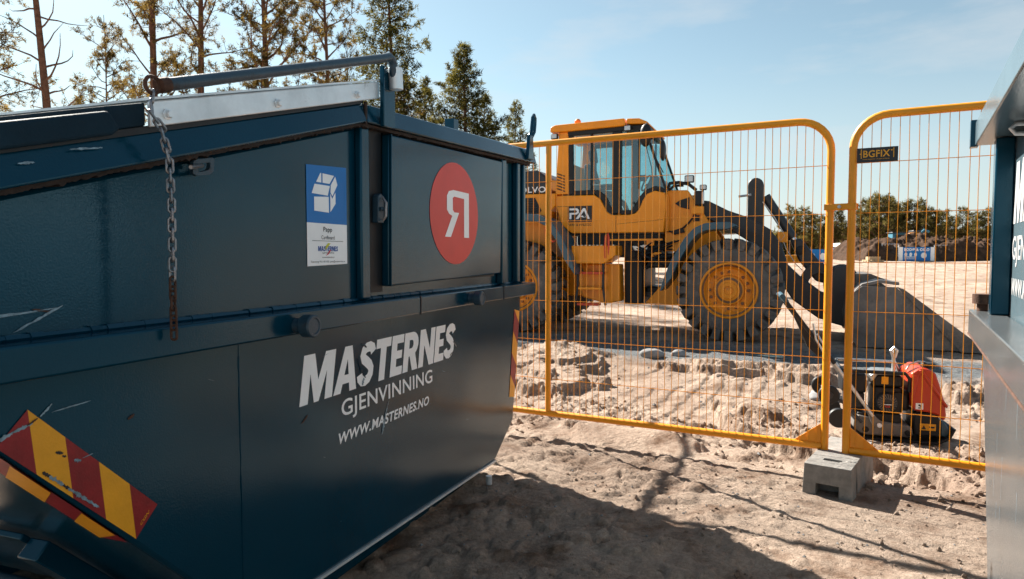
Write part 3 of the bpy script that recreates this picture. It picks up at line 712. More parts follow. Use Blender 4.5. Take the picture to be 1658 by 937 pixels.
# lifting lug
lug = MB().prism([(.47, 1.945), (.575, 1.95), (.560, 2.10), (.50, 2.098)], -.085, -.063).build('lifting_lug', 'paint', dump, bevel=.003)
lp = [(.515, -.075, 2.09), (.545, -.078, 2.13), (.555, -.080, 2.18), (.560, -.082, 2.215), (.580, -.082, 2.232), (.602, -.082, 2.215), (.606, -.080, 2.18), (.598, -.078, 2.13), (.550, -.075, 2.085)]
MB().tube(lp, .012, 8).build('lug_loop', 'paint', lug)
# welded eye under the eave
eye = MB()
o1 = [(-2.165 + .070 * x_, 1.567 + .05 * z_) for x_, z_ in ((.1, -.05), (.12, .6), (.3, .75), (1.1, .98), (1.2, .9), (1.15, .25), (.95, .02), (.3, -.15))]
i1 = [(-2.165 + .070 * x_, 1.567 + .05 * z_) for x_, z_ in ((.35, .1), (.35, .45), (.5, .55), (.95, .68), (.98, .62), (.95, .38), (.85, .25), (.45, .08))]
n = len(o1); vs = []; fs = []
for y_ in (-.040, -.026):
    vs += [(a, y_, b) for a, b in o1] + [(a, y_, b) for a, b in i1]
for i in range(n):
    j = (i + 1) % n
    fs += [(i, j, n + j, n + i), (2 * n + i, 3 * n + i, 3 * n + j, 2 * n + j), (i, 2 * n + i, 2 * n + j, j), (n + i, n + j, 3 * n + j, 3 * n + i)]
eye.add(vs, fs).build('chain_eye', 'barpaint', dump, bevel=.001)
MB().box(-2.150, -2.10, -.027, -.0005, 1.600, 1.612).build('eye_tab', 'paint', dump)
MB().tube([(-2.120, -.034, 1.590), (-2.215, -.090, 1.572)], .0055, 8).build('eye_pin', 'chain', dump)

# chain hanging from the locking bar
chain = thing('chain', 'rusty steel link chain hanging from the locking bar down the container wall', 'chain', (-.13828, 3.86039, 0), rad(90 - AZ))
path = [Vector((-2.340, -.105, 1.732)), Vector((-2.345, -.106, 1.70)), Vector((-2.345, -.108, 1.678)), Vector((-2.325, -.110, 1.655)), Vector((-2.312, -.112, 1.61)), Vector((-2.302, -.112, 1.565)), Vector((-2.300, -.112, 1.47)), Vector((-2.302, -.112, 1.31)), Vector((-2.303, -.113, 1.130))]
cum = [0]
for a, b in zip(path, path[1:]): cum.append(cum[-1] + (b - a).length)
def along(s_):
    for i in range(len(path) - 1):
        if s_ <= cum[i + 1] or i == len(path) - 2:
            t_ = (s_ - cum[i]) / (cum[i + 1] - cum[i]); return path[i].lerp(path[i + 1], t_), (path[i + 1] - path[i]).normalized()
pitch = .0238
link = MB().tube([(0, (.0058 if abs(q) < 90 else -.0058) * 0 + .0072 * math.sin(rad(q)), .0105 * (1 if math.cos(rad(q)) > 0 else -1) + .0072 * math.cos(rad(q))) for q in [k * 360 / 20 + 9 for k in range(20)]], .0031, 7, closed=True).build('link', 'chain', chain)
n_l = int(cum[-1] / pitch); random.seed(8)
for i in range(n_l):
    P, T = along((i + .5) * pitch)
    q = T.to_track_quat('Z', 'X') @ Matrix.Rotation(rad(90 * (i % 2) + 40 + random.uniform(-12, 12)), 3, 'Z').to_quaternion()
    lk_ = link if i == 0 else share(link)
    lk_.location = P; lk_.rotation_euler = q.to_euler()
    if i > n_l * .72:
        if i == int(n_l * .72) + 1:
            rl = link.data.copy(); rl.materials.clear(); rl.materials.append(M['rust'])
        lk_.data = rl

# ================================================================== right-hand container (only its far end is in view)
AZR = 30.27
rc = thing('waste_container', 'grey-blue steel waste container cut off by the right edge of the view', 'waste container', (2.0828, 3.10, 0), rad(90 - AZR))
# local: x away from the camera along the side, -x towards it; y to the left is outward -> body lies at negative y
MB().prism([(-.31, .16), (-.30, .78), (-.02, 1.0), (-.02, 1.84), (-3.3, 1.80), (-3.3, .6), (-2.9, .15)], -1.75, -.126).build('body', 'paint2', rc, bevel=.01)
MB().prism([(-.70, .13), (-.30, .80), (-.16, .985), (-3.4, .985), (-3.3, .60), (-2.9, .13)], -.125, -.04).build('lower_wall', 'paint3', rc, bevel=.006)
MB().box(-3.45, .10, -.120, -.004, .985, 1.095).build('side_rail', 'paint3', rc, bevel=.006)
MB().tube([(.095, -.006, .984), (-1.2, -.006, .984), (-3.4, -.006, .984)], .006, 6).build('rail_edge', 'rust', rc)
MB().box(-.02, .098, -1.70, -.122, .99, 1.090).build('end_rail', 'paint2', rc, bevel=.006)
MB().prism([(-3.45, 1.838), (.0, 1.838), (.045, 1.947), (-3.45, 1.930)], -.140, 0).build('roof_edge', 'paint2', rc, bevel=.006)
MB().prism([(-3.3, 1.842), (-.02, 1.844), (-.02, 1.95), (-1.3, 2.06), (-3.3, 1.95)], -1.70, -.142).build('roof', 'paint2', rc, bevel=.006)
MB().box(.0, .06, -.013, .018, 1.835, 1.955).build('fascia_end', 'paint', rc, bevel=.002)
MB().box(-.235, -.15, -.125, -.058, 1.096, 1.836).build('rib', 'paint', rc, bevel=.006)
MB().box(-.155, -.02, -.124, -.088, 1.097, 1.836).build('corner_strip', 'paint2', rc, bevel=.003)
MB().lathe([(.022, 0), (.022, .03), (.040, .032), (.040, .075), (0, .078)], (.02, -.05, 1.096), 'z', 18, False).build('roller', 'rust', rc)
MB().box(-.0185, -.010, -.30, -.072, 1.12, 1.50).build('yellow_marker', 'yelrefl', rc)
MB().prism([(-.016, 1.505), (.004, 1.505), (.012, 1.54), (-.004, 1.555), (-.016, 1.56)], -.30, -.068).build('marker_bracket', 'black', rc, bevel=.002)
# lettering reads towards the camera along -x, seen from +y side
rcl = []
for (body, h, w, z0_) in (('MASTERNES', .245, 1.70, 1.475), ):
    rcl += heavy_text(body, h, w, 0, z0_, shear=.18)
for ps in (rcl, text_polys('GJENVINNING', 1.05, .125, .0, 1.30, bold=.012), text_polys('WWW.MASTERNES.NO', 1.03, .070, .0, 1.185, bold=.026, shear=.22)):
    lt = poly_flat('lettering', ps, 'fadedwhite', rc, 0)
    lt.location = (-.255, -.1243, 0); lt.rotation_euler = (0, 0, math.pi)
MB().tube([(-.60, -.125, 1.83), (-.60, -.085, 1.83), (-.60, -.070, 1.815), (-.60, -.085, 1.795), (-.60, -.125, 1.792)], .008, 8).build('eye', 'galv', rc)
random.seed(2)
for i in range(10):
    a = random.uniform(-1.4, -.5); z_ = random.uniform(.3, .92); l_ = random.uniform(.05, .18)
    p_ = poly_flat('scratch', [[(0, 0), (.002, 0), (.003, l_), (0, l_)]], 'scuff', rc, 0); p_.location = (a, -.0385, z_); p_.rotation_euler = (0, 0, math.pi)

# ================================================================== mesh fence panels
def fence_panel(label, loc, rz, length, side):
    t = thing('mesh_fence', label, 'fence', loc, rz, 'yellow site fence panels')
    r = .0225; R = .185; top = 2.152
    pts = [(0, 0, .155), (0, 0, 1.0), (0, 0, top - R)]
    for k in range(1, 9): a = k / 8 * math.pi / 2; pts.append((R - R * math.cos(a), 0, top - R + R * math.sin(a)))
    pts += [(length / 2, 0, top + .004), (length - R, 0, top)]
    for k in range(1, 9): a = k / 8 * math.pi / 2; pts.append((length - R + R * math.sin(a), 0, top - R + R * math.cos(a)))
    pts += [(length, 0, 1.0), (length, 0, .155)]
    MB().tube(pts, r, 14).build('frame', 'fence', t)
    MB().tube([(.018, 0, .186), (length / 2, 0, .180), (length - .018, 0, .186)], r, 14).build('bottom_rail', 'fence', t)
    MB().tube([(length * .52, 0, .197), (length * .52, 0, top - .015)], r * .92, 12).build('middle_post', 'fence', t)
    for x0, sg in ((.020, 1), (length - .020, -1)):
        MB().prism([(x0, .205), (x0 + sg * .155, .203), (x0, .325)], -.004, .004).build('gusset', 'fence', t)
    random.seed(int(length * 100) + side)
    vw = None; n_ = int(length / .0468)
    for i in range(1, n_):
        x_ = i * length / n_
        if abs(x_ - length * .52) < .03: continue
        yy = .014 if side > 0 else -.014
        h_ = top - .012
        if x_ < R: h_ = top - R + math.sqrt(max(0, R * R - (R - x_) ** 2)) - .01
        if x_ > length - R: h_ = top - R + math.sqrt(max(0, R * R - (x_ - length + R) ** 2)) - .01
        bow = random.uniform(-.005, .005)
        if h_ == top - .012 and vw is not None and random.random() < .6:
            o_ = share(vw, loc=(x_, yy, 0), rot=(random.uniform(-.002, .002), random.uniform(-.0022, .0022), 0))
        else:
            o_ = MB().tube([(0, 0, .20), (bow, 0, .62), (-bow * .6, 0, 1.2), (bow * .4, 0, 1.7), (0, 0, h_)], .0021, 6).build('upright_wire', 'fence', t, loc=(x_, yy, 0))
            if h_ == top - .012: vw = o_
    for j in range(6):
        z_ = .44 + .288 * j
        MB().tube([(.01, 0, z_), (length * .3, 0, z_ + random.uniform(-.004, .004)), (length * .7, 0, z_ + random.uniform(-.004, .004)), (length - .01, 0, z_)], .0023, 6).build('cross_wire', 'fence', t, loc=(0, .0095 if side > 0 else -.0095, 0))
    return t
fr = rad(151.39)
fl = fence_panel('yellow mesh fence panel in front of the wheel loader, left of the joint', (1.9007, 4.10, 0), fr, 3.58, 1)
fp = fence_panel('yellow mesh fence panel right of the joint, carrying the small dark sign', (1.9925, 4.02, 0), fr - math.pi, 3.58, -1)
sg = MB().box(.020, .228, -.026, -.0215, 1.880, 1.963).build('sign_plate', 'blackprint', fp, bevel=.001)
poly_flat('lettering', text_polys('BGFIX', .136, .040, .052, 1.908, bold=.018), 'yelrefl', sg, -.0268)
poly_flat('bracket_mark', [[(.040, 1.902), (.044, 1.902), (.044, 1.956), (.040, 1.956)], [(.034, 1.926), (.040, 1.926), (.040, 1.932), (.034, 1.932)], [(.204, 1.902), (.208, 1.902), (.208, 1.956), (.204, 1.956)], [(.193, 1.940), (.199, 1.940), (.199, 1.947), (.193, 1.947)]], 'yelrefl', sg, -.0268)
lettering('fence together, forget nothing', 'yelrefl', sg, -.0268, .135, .008, .050, 1.893)
clamp = thing('fence_clamp', 'yellow bolted clamp joining the two fence panels', 'clamp', (1.9466, 4.06, 1.632), rad(-28.6 - 12.5))
for y_ in (-.027, .023):
    MB().box(-.088, .088, y_, y_ + .004, -.018, .018).build('strap', 'fence', clamp, bevel=.002)
MB().tube([(.0, -.040, 0), (.0, .04, 0)], .005, 8).build('bolt', 'steel', clamp)
MB().lathe([(.011, 0), (.011, -.009), (0, -.009)], (0, -.028, 0), 'y', 6, False).build('nut', 'steel', clamp)
MB().cyl((-.060, 0, -.020), (-.060, 0, .020), .0265, 16).build('collar', 'fence', clamp)
MB().cyl((.060, 0, -.020), (.060, 0, .020), .0265, 16).build('collar', 'fence', clamp)

# concrete foot
blk = thing('concrete_block', 'grey concrete fence foot block with slots under the panel joint', 'concrete block', (1.7626, 3.7588, 0), rad(-36.2))
bm_ = MB()
hx, hz, ln = .133, .168, .70
# front face with a recess, built as a frame of blocks butted end to end
bm_.prism([(-hx, -.05), (-.060, -.05), (-.060, .058), (-.085 + .025, .062), (.060, .062), (.060, -.05), (hx, -.05), (hx - .012, hz), (-hx + .010, hz)], 0, .115)
bm_.prism([(-hx, -.05), (hx, -.05), (hx - .012, hz), (-hx + .010, hz)], .1152, .12)
bm_.box(-hx + .010, -.048, .1202, .165, -.05, hz - .001); bm_.box(.048, hx - .012, .1202, .165, -.05, hz - .001); bm_.box(-.0478, .0478, .1202, .165, -.05, hz - .045)
bm_.prism([(-hx, -.05), (hx, -.05), (hx - .012, hz), (-hx + .010, hz)], .1652, ln)
bm_.build('block', 'conc', blk, bevel=.006, seg=2)
random.seed(4)
for i in range(9):
    MB().ball((random.uniform(.03, .112), random.uniform(.01, .22), hz - .003), random.uniform(.006, .017), 5, 1.3, 1, .5).build('chipped_lump', 'conc', blk)
tw = MB().tube([(2.28, 3.52, .012), (2.305, 3.53, .022), (2.33, 3.56, .02), (2.36, 3.58, .03)], [.005, .006, .006, .003], 7).build('twig', 'twig')
tag(tw, 'short pale twig lying beside the concrete fence foot', 'twig')

# ================================================================== wheel loader
# local frame: x forwards (to the right), y away from the camera (0 = outer face of the near tyres), z up
ld = thing('wheel_loader', 'yellow wheel loader with dark lift arms and lowered steel bucket behind the fence', 'wheel loader', (3.30, 10.40, 0), rad(-22))
def wheel(u, v0, outward):
    s_ = outward
    w = MB().lathe([(.30, .16 * s_), (.30, .45 * s_)], (u, v0, .80), 'y', 28).build('wheel', 'dark', ld)
    ty = MB().lathe([(.43, .02), (.52, .0), (.60, .012), (.645, .04), (.69, .11), (.725, .18), (.735, .31), (.725, .44), (.69, .51), (.645, .58), (.60, .608), (.52, .62), (.43, .60)] if s_ > 0 else
                    [(.43, -.02), (.52, 0), (.60, -.012), (.645, -.04), (.69, -.11), (.725, -.18), (.735, -.31), (.725, -.44), (.69, -.51), (.645, -.58), (.60, -.608), (.52, -.62), (.43, -.60)], (u, v0, .80), 'y', 56, False)
    nl = 24
    for k in range(nl):
        for half in (0, 1):
            a = 2 * math.pi * (k + .5 * half) / nl; da = .086
            y0_, y1_ = ((.008, .34) if half == 0 else (.29, .612)); sk = .10 if half == 0 else -.10
            vs = []
            for (yy, aa, r0, r1) in ((y0_ * s_, a - (sk if half == 0 else 0) * .0, 0, 0), (y1_ * s_, a + sk, 0, 0)):
                edge = (yy == y0_ * s_) == (half == 0)
                ro = .788 if edge else .808; ri = .62 if edge else .70
                for ang in (aa - da * (1 if edge else .8), aa + da * (1 if edge else .8)):
                    for rr in (ri, ro):
                        vs.append((u + rr * math.cos(ang), v0 + yy, .80 + rr * math.sin(ang)))
            ty.add(vs, [(0, 1, 3, 2), (4, 6, 7, 5), (0, 4, 5, 1), (2, 3, 7, 6), (1, 5, 7, 3), (0, 2, 6, 4)])
    ty.build('tyre', 'tyre', w, angle=25, bevel=.012, seg=1)
    y = lambda q: q * s_
    rm = MB().lathe([(.44, y(.03)), (.425, y(.005)), (.405, y(.0)), (.395, y(.02)), (.375, y(.05)), (.36, y(.10)), (.345, y(.125)), (.335, y(.13)), (.325, y(.145)), (.26, y(.15)), (.235, y(.15)), (.222, y(.10)), (.15, y(.075)), (.13, y(.07)), (.125, y(.055)), (.07, y(.05)), (.065, y(.07)), (0, y(.07))], (u, v0, .80), 'y', 48, False)
    b0_ = None
    for k in range(16):
        if k % 4 == 3: continue
        a = 2 * math.pi * k / 16; c_ = (u + .285 * math.cos(a), v0 + y(.149), .80 + .285 * math.sin(a))
        if b0_ is None:
            b0_ = MB().lathe([(.024, 0), (.024, y(-.030)), (.014, y(-.045)), (0, y(-.045))], (0, 0, 0), 'y', 8, False).build('wheel_bolt', 'boltdirt', w, loc=c_)
        else:
            share(b0_, loc=c_)
    MB().lathe([(.3945, y(.012)), (.378, y(.038)), (.372, y(.046)), (.372, y(.05)), (.390, y(.024))], (u, v0, .80), 'y', 48, False).build('grime_ring', 'boltdirt', w)
    MB().lathe([(.20, y(.0895)), (.165, y(.076)), (.165, y(.080)), (.20, y(.095))], (u, v0, .80), 'y', 40, False).build('grime_ring', 'boltdirt', w)
    rm.build('rim', 'yelrim', w)
    return w
wheel(0, 0, 1); wheel(-3.53, 0, 1); wheel(0, 2.72, -1); wheel(-3.53, 2.72, -1)
B = lambda *a, **k: MB().box(*a)
# rear body
MB().prism([(-5.35, 2.42), (-5.35, 2.60), (-5.05, 2.83), (-3.30, 2.84), (-3.10, 2.70), (-3.02, 2.45), (-3.10, 2.42)], .55, 2.17).build('engine_hood', 'dark', ld, bevel=.03, seg=3)
MB().prism([(-5.40, 1.25), (-5.40, 2.418), (-2.95, 2.418), (-2.95, 2.20), (-3.05, 2.10), (-3.05, 1.25)], .50, 2.22).build('engine_cover', 'yellow', ld, bevel=.02)
g_ = MB().prism([(-4.3, 2.07), (-3.25, 2.07), (-3.20, 2.12), (-3.32, 2.35), (-4.3, 2.35)], .488, .499).build('grille', 'black', ld)
for k in range(6):
    MB().box(-4.28, -3.30 + .015 * k * -1 + .05, .480, .487, 2.09 + .043 * k, 2.10 + .043 * k).build('grille_bar', 'dark', g_)
lettering('VOLVO', 'white', ld, .548, .62, .105, -3.76, 2.445, bold=.02)
MB().box(-5.55, -4.7, .35, 2.35, .75, 1.7).build('counterweight', 'dark', ld, bevel=.06, seg=3)
MB().box(-4.6, -2.3, .80, 1.92, .62, 1.30).build('rear_chassis', 'yellow', ld, bevel=.02)
MB().cyl((-3.53, .35, .80), (-3.53, 2.37, .80), .17, 20).build('rear_axle', 'yellow', ld)
def fender(u0, outer, th, y0, y1, nm='fender'):
    inner = []
    for i, (a, b) in enumerate(outer):
        p = outer[max(0, i - 1)]; q = outer[min(len(outer) - 1, i + 1)]; d = math.hypot(q[0] - p[0], q[1] - p[1])
        k = .15 if i in (0, len(outer) - 1) else 1
        inner.append((a + (q[1] - p[1]) / d * th * k, b - (q[0] - p[0]) / d * th * k))
    return MB().prism(outer + inner[::-1], y0, y1).build(nm, 'fender', ld, bevel=.012, seg=2)
fender(0, [(-4.45, 1.55), (-4.2, 1.85), (-3.95, 2.03), (-3.55, 2.06), (-3.10, 2.03), (-2.86, 1.92), (-2.66, 1.65), (-2.50, 1.30), (-2.42, 1.02)], .12, -.02, .62)
fender(0, [(-1.03, .78), (-.96, 1.02), (-.86, 1.27), (-.66, 1.61), (-.52, 1.76), (-.36, 1.83), (-.18, 1.845), (.0, 1.845), (.10, 1.80)], .11, -.04, .62)
fender(0, [(-4.45, 1.55), (-4.2, 1.85), (-3.95, 2.03), (-3.55, 2.06), (-3.10, 2.03), (-2.86, 1.92), (-2.66, 1.65), (-2.50, 1.30), (-2.42, 1.02)], .12, 2.10, 2.74)
fender(0, [(-1.03, .78), (-.86, 1.27), (-.66, 1.61), (-.36, 1.83), (.0, 1.845), (.10, 1.80)], .11, 2.10, 2.76)
# cab
CB = [(-2.95, 2.20), (-2.84, 1.86), (-2.66, 1.72), (-1.08, 1.72), (-1.05, 2.20), (-1.07, 2.37), (-1.23, 2.41), (-1.36, 2.36), (-1.43, 2.26), (-1.49, 2.11), (-1.56, 2.04), (-1.66, 2.02), (-1.95, 2.02), (-2.04, 2.08), (-2.10, 2.19), (-2.16, 2.30), (-2.26, 2.37), (-2.95, 2.375)]
cabb = MB().prism(CB, .55, .66).build('cab_side', 'yellow', ld, bevel=.015, seg=3)
MB().prism(CB, 2.06, 2.17).build('cab_side', 'yellow', ld, bevel=.015)
MB().box(-2.9, -1.10, .665, 2.055, 1.70, 1.80).build('cab_floor', 'dark', ld)
MB().prism([(-1.06, 1.74), (-1.02, 1.74), (-1.02, 2.30), (-1.06, 2.38)], .67, 2.05).build('cab_front_panel', 'yellow', ld, bevel=.01)
MB().prism([(-2.95, 1.9), (-2.90, 1.9), (-2.84, 3.0), (-2.90, 3.0)], .67, 2.05).build('cab_rear_panel', 'yellow', ld)
MB().prism([(-2.965, 2.40), (-2.72, 2.40), (-2.735, 3.47), (-2.905, 3.47)], .555, .655).build('rear_pillar', 'yellow', ld, bevel=.012)
MB().prism([(-2.965, 2.40), (-2.72, 2.40), (-2.735, 3.47), (-2.905, 3.47)], 2.065, 2.165).build('rear_pillar', 'yellow', ld, bevel=.012)
for k in range(6):
    z_ = 2.46 + .052 * k
    MB().prism([(-2.93, z_ + .03), (-2.79, z_ - .02), (-2.79, z_), (-2.93, z_ + .05)], .545, .556).build('vent_slot', 'black', cabb)
MB().box(-2.945, -2.30, .5475, .551, 2.185, 2.19).build('panel_line', 'black', cabb)
MB().box(-1.885, -1.878, .5475, .551, 1.73, 2.01).build('panel_line', 'black', cabb)
MB().prism([(-1.86, 1.865), (-1.10, 1.925), (-1.10, 1.93), (-1.86, 1.87)], .5475, .551).build('panel_line', 'black', cabb)
roof = MB().prism([(-3.05, 3.475), (-3.04, 3.565), (-2.95, 3.595), (-1.74, 3.625), (-1.72, 3.50), (-2.8, 3.47)], .50, 2.22).build('cab_roof', 'yellow', ld, bevel=.02, seg=3)
MB().prism([(-1.715, 3.53), (-1.705, 3.62), (-1.50, 3.61), (-1.36, 3.545), (-1.34, 3.51)], .52, 2.20).build('roof_visor', 'yellow', ld, bevel=.015, seg=3)
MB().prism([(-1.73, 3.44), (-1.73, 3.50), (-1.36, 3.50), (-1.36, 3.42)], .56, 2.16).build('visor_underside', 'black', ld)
fb = lambda poly, y0=.556, y1=.64, nm='window_frame': MB().prism(poly, y0, y1).build(nm, 'black', ld, bevel=.006)
for (y0, y1) in ((.556, .64), (2.08, 2.164)):
    fb([(-2.74, 3.40), (-1.74, 3.43), (-1.74, 3.50), (-2.74, 3.475)], y0, y1)
    fb([(-2.715, 2.38), (-2.645, 2.40), (-2.655, 3.40), (-2.725, 3.40)], y0, y1)
    fb([(-2.645, 2.38), (-2.24, 2.38), (-2.12, 2.27), (-2.03, 2.08), (-1.95, 2.03), (-1.93, 2.10), (-1.98, 2.16), (-2.07, 2.36), (-2.20, 2.455), (-2.645, 2.455)], y0, y1)
    fb([(-1.955, 2.05), (-1.80, 2.05), (-1.80, 3.425), (-1.955, 3.42)], y0 - .006, y1)
    fb([(-1.797, 2.03), (-1.60, 2.03), (-1.50, 2.10), (-1.43, 2.26), (-1.35, 2.36), (-1.20, 2.42), (-1.06, 2.38), (-1.06, 2.43), (-1.22, 2.49), (-1.40, 2.42), (-1.50, 2.30), (-1.56, 2.16), (-1.63, 2.10), (-1.797, 2.10)], y0, y1)
    fb([(-1.42, 3.40), (-1.375, 3.40), (-1.035, 2.42), (-1.065, 2.40)], y0 + .01, y1)
    fb([(-1.52, 2.45), (-1.49, 2.45), (-1.49, 3.42), (-1.52, 3.42)], y0 + .02, y1)
fb([(-2.335, 2.45), (-2.31, 2.45), (-2.31, 3.42), (-2.335, 3.42)])
for (y0, y1) in ((.60, .606), (2.11, 2.116)):
    MB().prism([(-2.65, 2.45), (-2.20, 2.45), (-2.07, 2.36), (-1.96, 2.12), (-1.955, 3.41), (-2.66, 3.40)], y0, y1).build('window_pane', 'glass', ld)
    MB().prism([(-1.80, 2.10), (-1.63, 2.10), (-1.50, 2.30), (-1.22, 2.48), (-1.08, 2.46), (-1.40, 3.39), (-1.80, 3.42)], y0, y1).build('door_pane', 'glass', ld)
MB().prism([(-1.40, 3.40), (-1.394, 3.40), (-1.05, 2.40), (-1.056, 2.40)], .66, 2.06).build('windscreen', 'glass', ld)
# cab interior
st_ = MB().prism([(-2.48, 2.38), (-2.02, 2.36), (-1.98, 2.46), (-2.30, 2.50), (-2.38, 2.56), (-2.50, 2.98), (-2.60, 2.97), (-2.58, 2.40)], 1.05, 1.55).build('seat', 'seat', ld, bevel=.04, seg=3)
MB().prism([(-2.52, 3.02), (-2.43, 3.02), (-2.45, 3.24), (-2.55, 3.22)], 1.15, 1.45).build('headrest', 'seat', st_, bevel=.03)
MB().box(-2.35, -2.10, 1.0, 1.6, 1.80, 2.37).build('seat_base', 'black', st_, bevel=.02)
MB().box(-2.40, -1.92, .82, 1.0, 2.48, 2.58).build('armrest', 'seat', st_, bevel=.03)
MB().tube([(-1.30, 1.36, 1.85), (-1.42, 1.36, 2.40), (-1.52, 1.36, 2.60)], .05, 10).build('steering_column', 'black', ld)
MB().tube([(-1.53 + .07 * math.cos(a), 1.36 + .19 * math.sin(a), 2.62 + .13 * math.cos(a)) for a in [k * math.pi / 10 for k in range(20)]], .016, 8, closed=True).build('steering_wheel', 'black', ld)
MB().prism([(-1.40, 2.38), (-1.14, 2.38), (-1.14, 2.56), (-1.26, 2.70), (-1.38, 2.66)], .85, 1.9).build('dashboard', 'fender', ld, bevel=.03)
MB().tube([(-1.70, .95, 1.85), (-1.68, .95, 2.5), (-1.62, .95, 2.85), (-1.66, .95, 2.95)], .018, 8).build('grab_pole', 'black', ld)
MB().box(-1.66, -1.46, .92, 1.05, 2.62, 2.72).build('monitor', 'fender', ld, bevel=.01)
MB().tube([(-1.36, .575, 3.30), (-1.23, .575, 2.95), (-1.10, .575, 2.70)], .010, 6).build('wiper', 'black', ld)
MB().tube([(-1.40, .61, 3.18), (-1.30, .61, 2.80), (-1.28, .61, 2.5)], .008, 6).build('wiper', 'black', ld)
# sign on the cab side
sp = MB().box(-2.735, -2.30, .538, .548, 1.915, 2.185).build('company_plate', 'blackprint', ld)
pa = lambda a, x0=-2.70, z0=1.965, k=.185: [(x0 + x_ * k, z0 + z_ * k) for x_, z_ in a]
poly_flat('company_logo', [pa([(0, 1), (0, .82), (.62, .82), (.72, .74), (.72, .66), (.62, .58), (0, .58), (0, 0), (.2, 0), (.2, .42), (.72, .42), (.92, .58), (.92, .84), (.74, 1)]),
     pa([(.60, 0), (1.32, 1), (1.52, 1), (1.98, 0), (1.76, 0), (1.42, .76), (1.10, .30), (1.32, .30), (1.38, .18), (1.02, .18), (.86, 0)])], 'white', sp, .5365)
lettering('ALTA', 'white', sp, .5362, .10, .03, -2.47, 1.985)
lettering('PARK & ANLEGG', 'blackprint', ld, .548, .42, .042, -2.73, 1.845, bold=.014)
# lights, mirrors, beacon
MB().lathe([(.055, 0), (.06, .02), (.055, .10), (.03, .13), (0, .135)], (-2.62, .75, 3.585), 'z', 18, False).build('beacon', 'amber', ld)
def worklight(c, s_=.07, yaw=1):
    b_ = MB().box(c[0] - s_, c[0] + s_, c[1] - .04, c[1] + .05, c[2] - s_ * .8, c[2] + s_ * .8).build('work_light', 'black', ld, bevel=.015)
    MB().box(c[0] - s_ * .8, c[0] + s_ * .8, c[1] - .046, c[1] - .041, c[2] - s_ * .6, c[2] + s_ * .6).build('lens', 'lamp', b_, bevel=.003)
    MB().cyl((c[0], c[1], c[2] - s_ * .8), (c[0], c[1] + .02, c[2] - s_ * .8 - .06), .012, 8).build('light_bracket', 'black', b_)
worklight((-2.97, .52, 3.40), .06); worklight((-1.68, .50, 3.45), .06); worklight((-.705, .78, 2.60), .075); worklight((-.50, .95, 2.47), .055)
def mirror(c, sx_, sy_, sz_):
    m_ = MB().ball(c, 1, 10, sx_, sy_, sz_).build('mirror', 'black', ld)
    return m_
mirror((-1.36, .40, 3.30), .10, .07, .19); mirror((-1.06, .28, 3.02), .05, .11, .17)
MB().tube([(-1.40, .62, 3.46), (-1.36, .45, 3.50), (-1.36, .40, 3.46)], .015, 8).build('mirror_arm', 'black', ld)
MB().tube([(-1.40, .62, 3.42), (-1.30, .40, 3.24), (-1.10, .30, 3.24), (-1.06, .28, 3.16)], .015, 8).build('mirror_arm', 'black', ld)
# steps and underbelly
sb = MB().prism([(-2.56, 1.20), (-2.56, 1.50), (-1.80, 1.50), (-1.80, 1.34), (-2.0, 1.20)], .20, .78).build('step_box', 'yellow', ld, bevel=.012)
mb = MB()
for k in range(11): mb.box(-2.53 + .067 * k, -2.50 + .067 * k, .22, .74, 1.501, 1.512)
mb.build('step_tread', 'steel', sb)
for z_, m_, x0, x1 in ((1.04, 'ored', -2.43, -2.03), (.78, 'yellow', -2.45, -2.05), (.51, 'ored', -2.47, -2.10)):
    MB().box(x0, x1, .24, .44, z_ - .02, z_ + .02).build('rung', m_, sb, bevel=.005)
for x0 in (-2.47, -2.03):
    MB().tube([(x0, .30, 1.20), (x0, .29, .80), (x0 + (.04 if x0 < -2.2 else -.05) * -1, .27, .50)], .022, 8).build('ladder_side', 'dark', sb)
MB().tube([(-1.96, .30, 1.27), (-1.97, .20, 1.30), (-1.97, .18, 1.50), (-1.96, .18, 1.66), (-1.94, .22, 1.70), (-1.92, .20, 1.62), (-1.92, .22, 1.32)], .020, 8).build('hand_rail', 'ored', ld)
MB().tube([(-2.98, .06, 1.80), (-2.78, .04, 1.80), (-2.74, .03, 1.74), (-2.76, .02, 1.60), (-2.82, .02, 1.56), (-2.96, .04, 1.70)], .016, 8, closed=True).build('hand_rail', 'ored', ld)
MB().prism([(-2.60, 1.19), (-1.80, 1.19), (-1.78, .56), (-2.05, .52), (-2.45, .62)], .50, .80).build('fuel_tank', 'yellow', ld, bevel=.02)
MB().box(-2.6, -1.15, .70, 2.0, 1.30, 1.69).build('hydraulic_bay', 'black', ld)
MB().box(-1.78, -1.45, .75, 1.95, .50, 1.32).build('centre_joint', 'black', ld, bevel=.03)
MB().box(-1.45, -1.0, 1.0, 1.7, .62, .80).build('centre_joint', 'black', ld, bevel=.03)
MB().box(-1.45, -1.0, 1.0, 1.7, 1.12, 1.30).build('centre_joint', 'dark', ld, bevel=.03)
random.seed(21)
for k in range(12):
    x0 = random.uniform(-1.75, -1.35); z0 = random.uniform(1.25, 1.66); y0 = random.uniform(.58, .72)
    MB().tube([(x0, y0, z0), (x0 + .15, y0 - .05, z0 - random.uniform(.05, .25)), (x0 + .40, y0, z0 - random.uniform(-.1, .2)), (x0 + .62, y0 + .2, z0 + random.uniform(-.2, .1))], random.uniform(.012, .022), 7).build('hydraulic_hose', 'black', ld)
for k in range(6):
    x0 = random.uniform(-1.75, -1.2); z0 = random.uniform(1.3, 1.6)
    MB().box(x0, x0 + random.uniform(.05, .14), .60, .68, z0, z0 + random.uniform(.04, .1)).build('valve_block', random.choice(['steel', 'yellow', 'dark']), ld, bevel=.006)
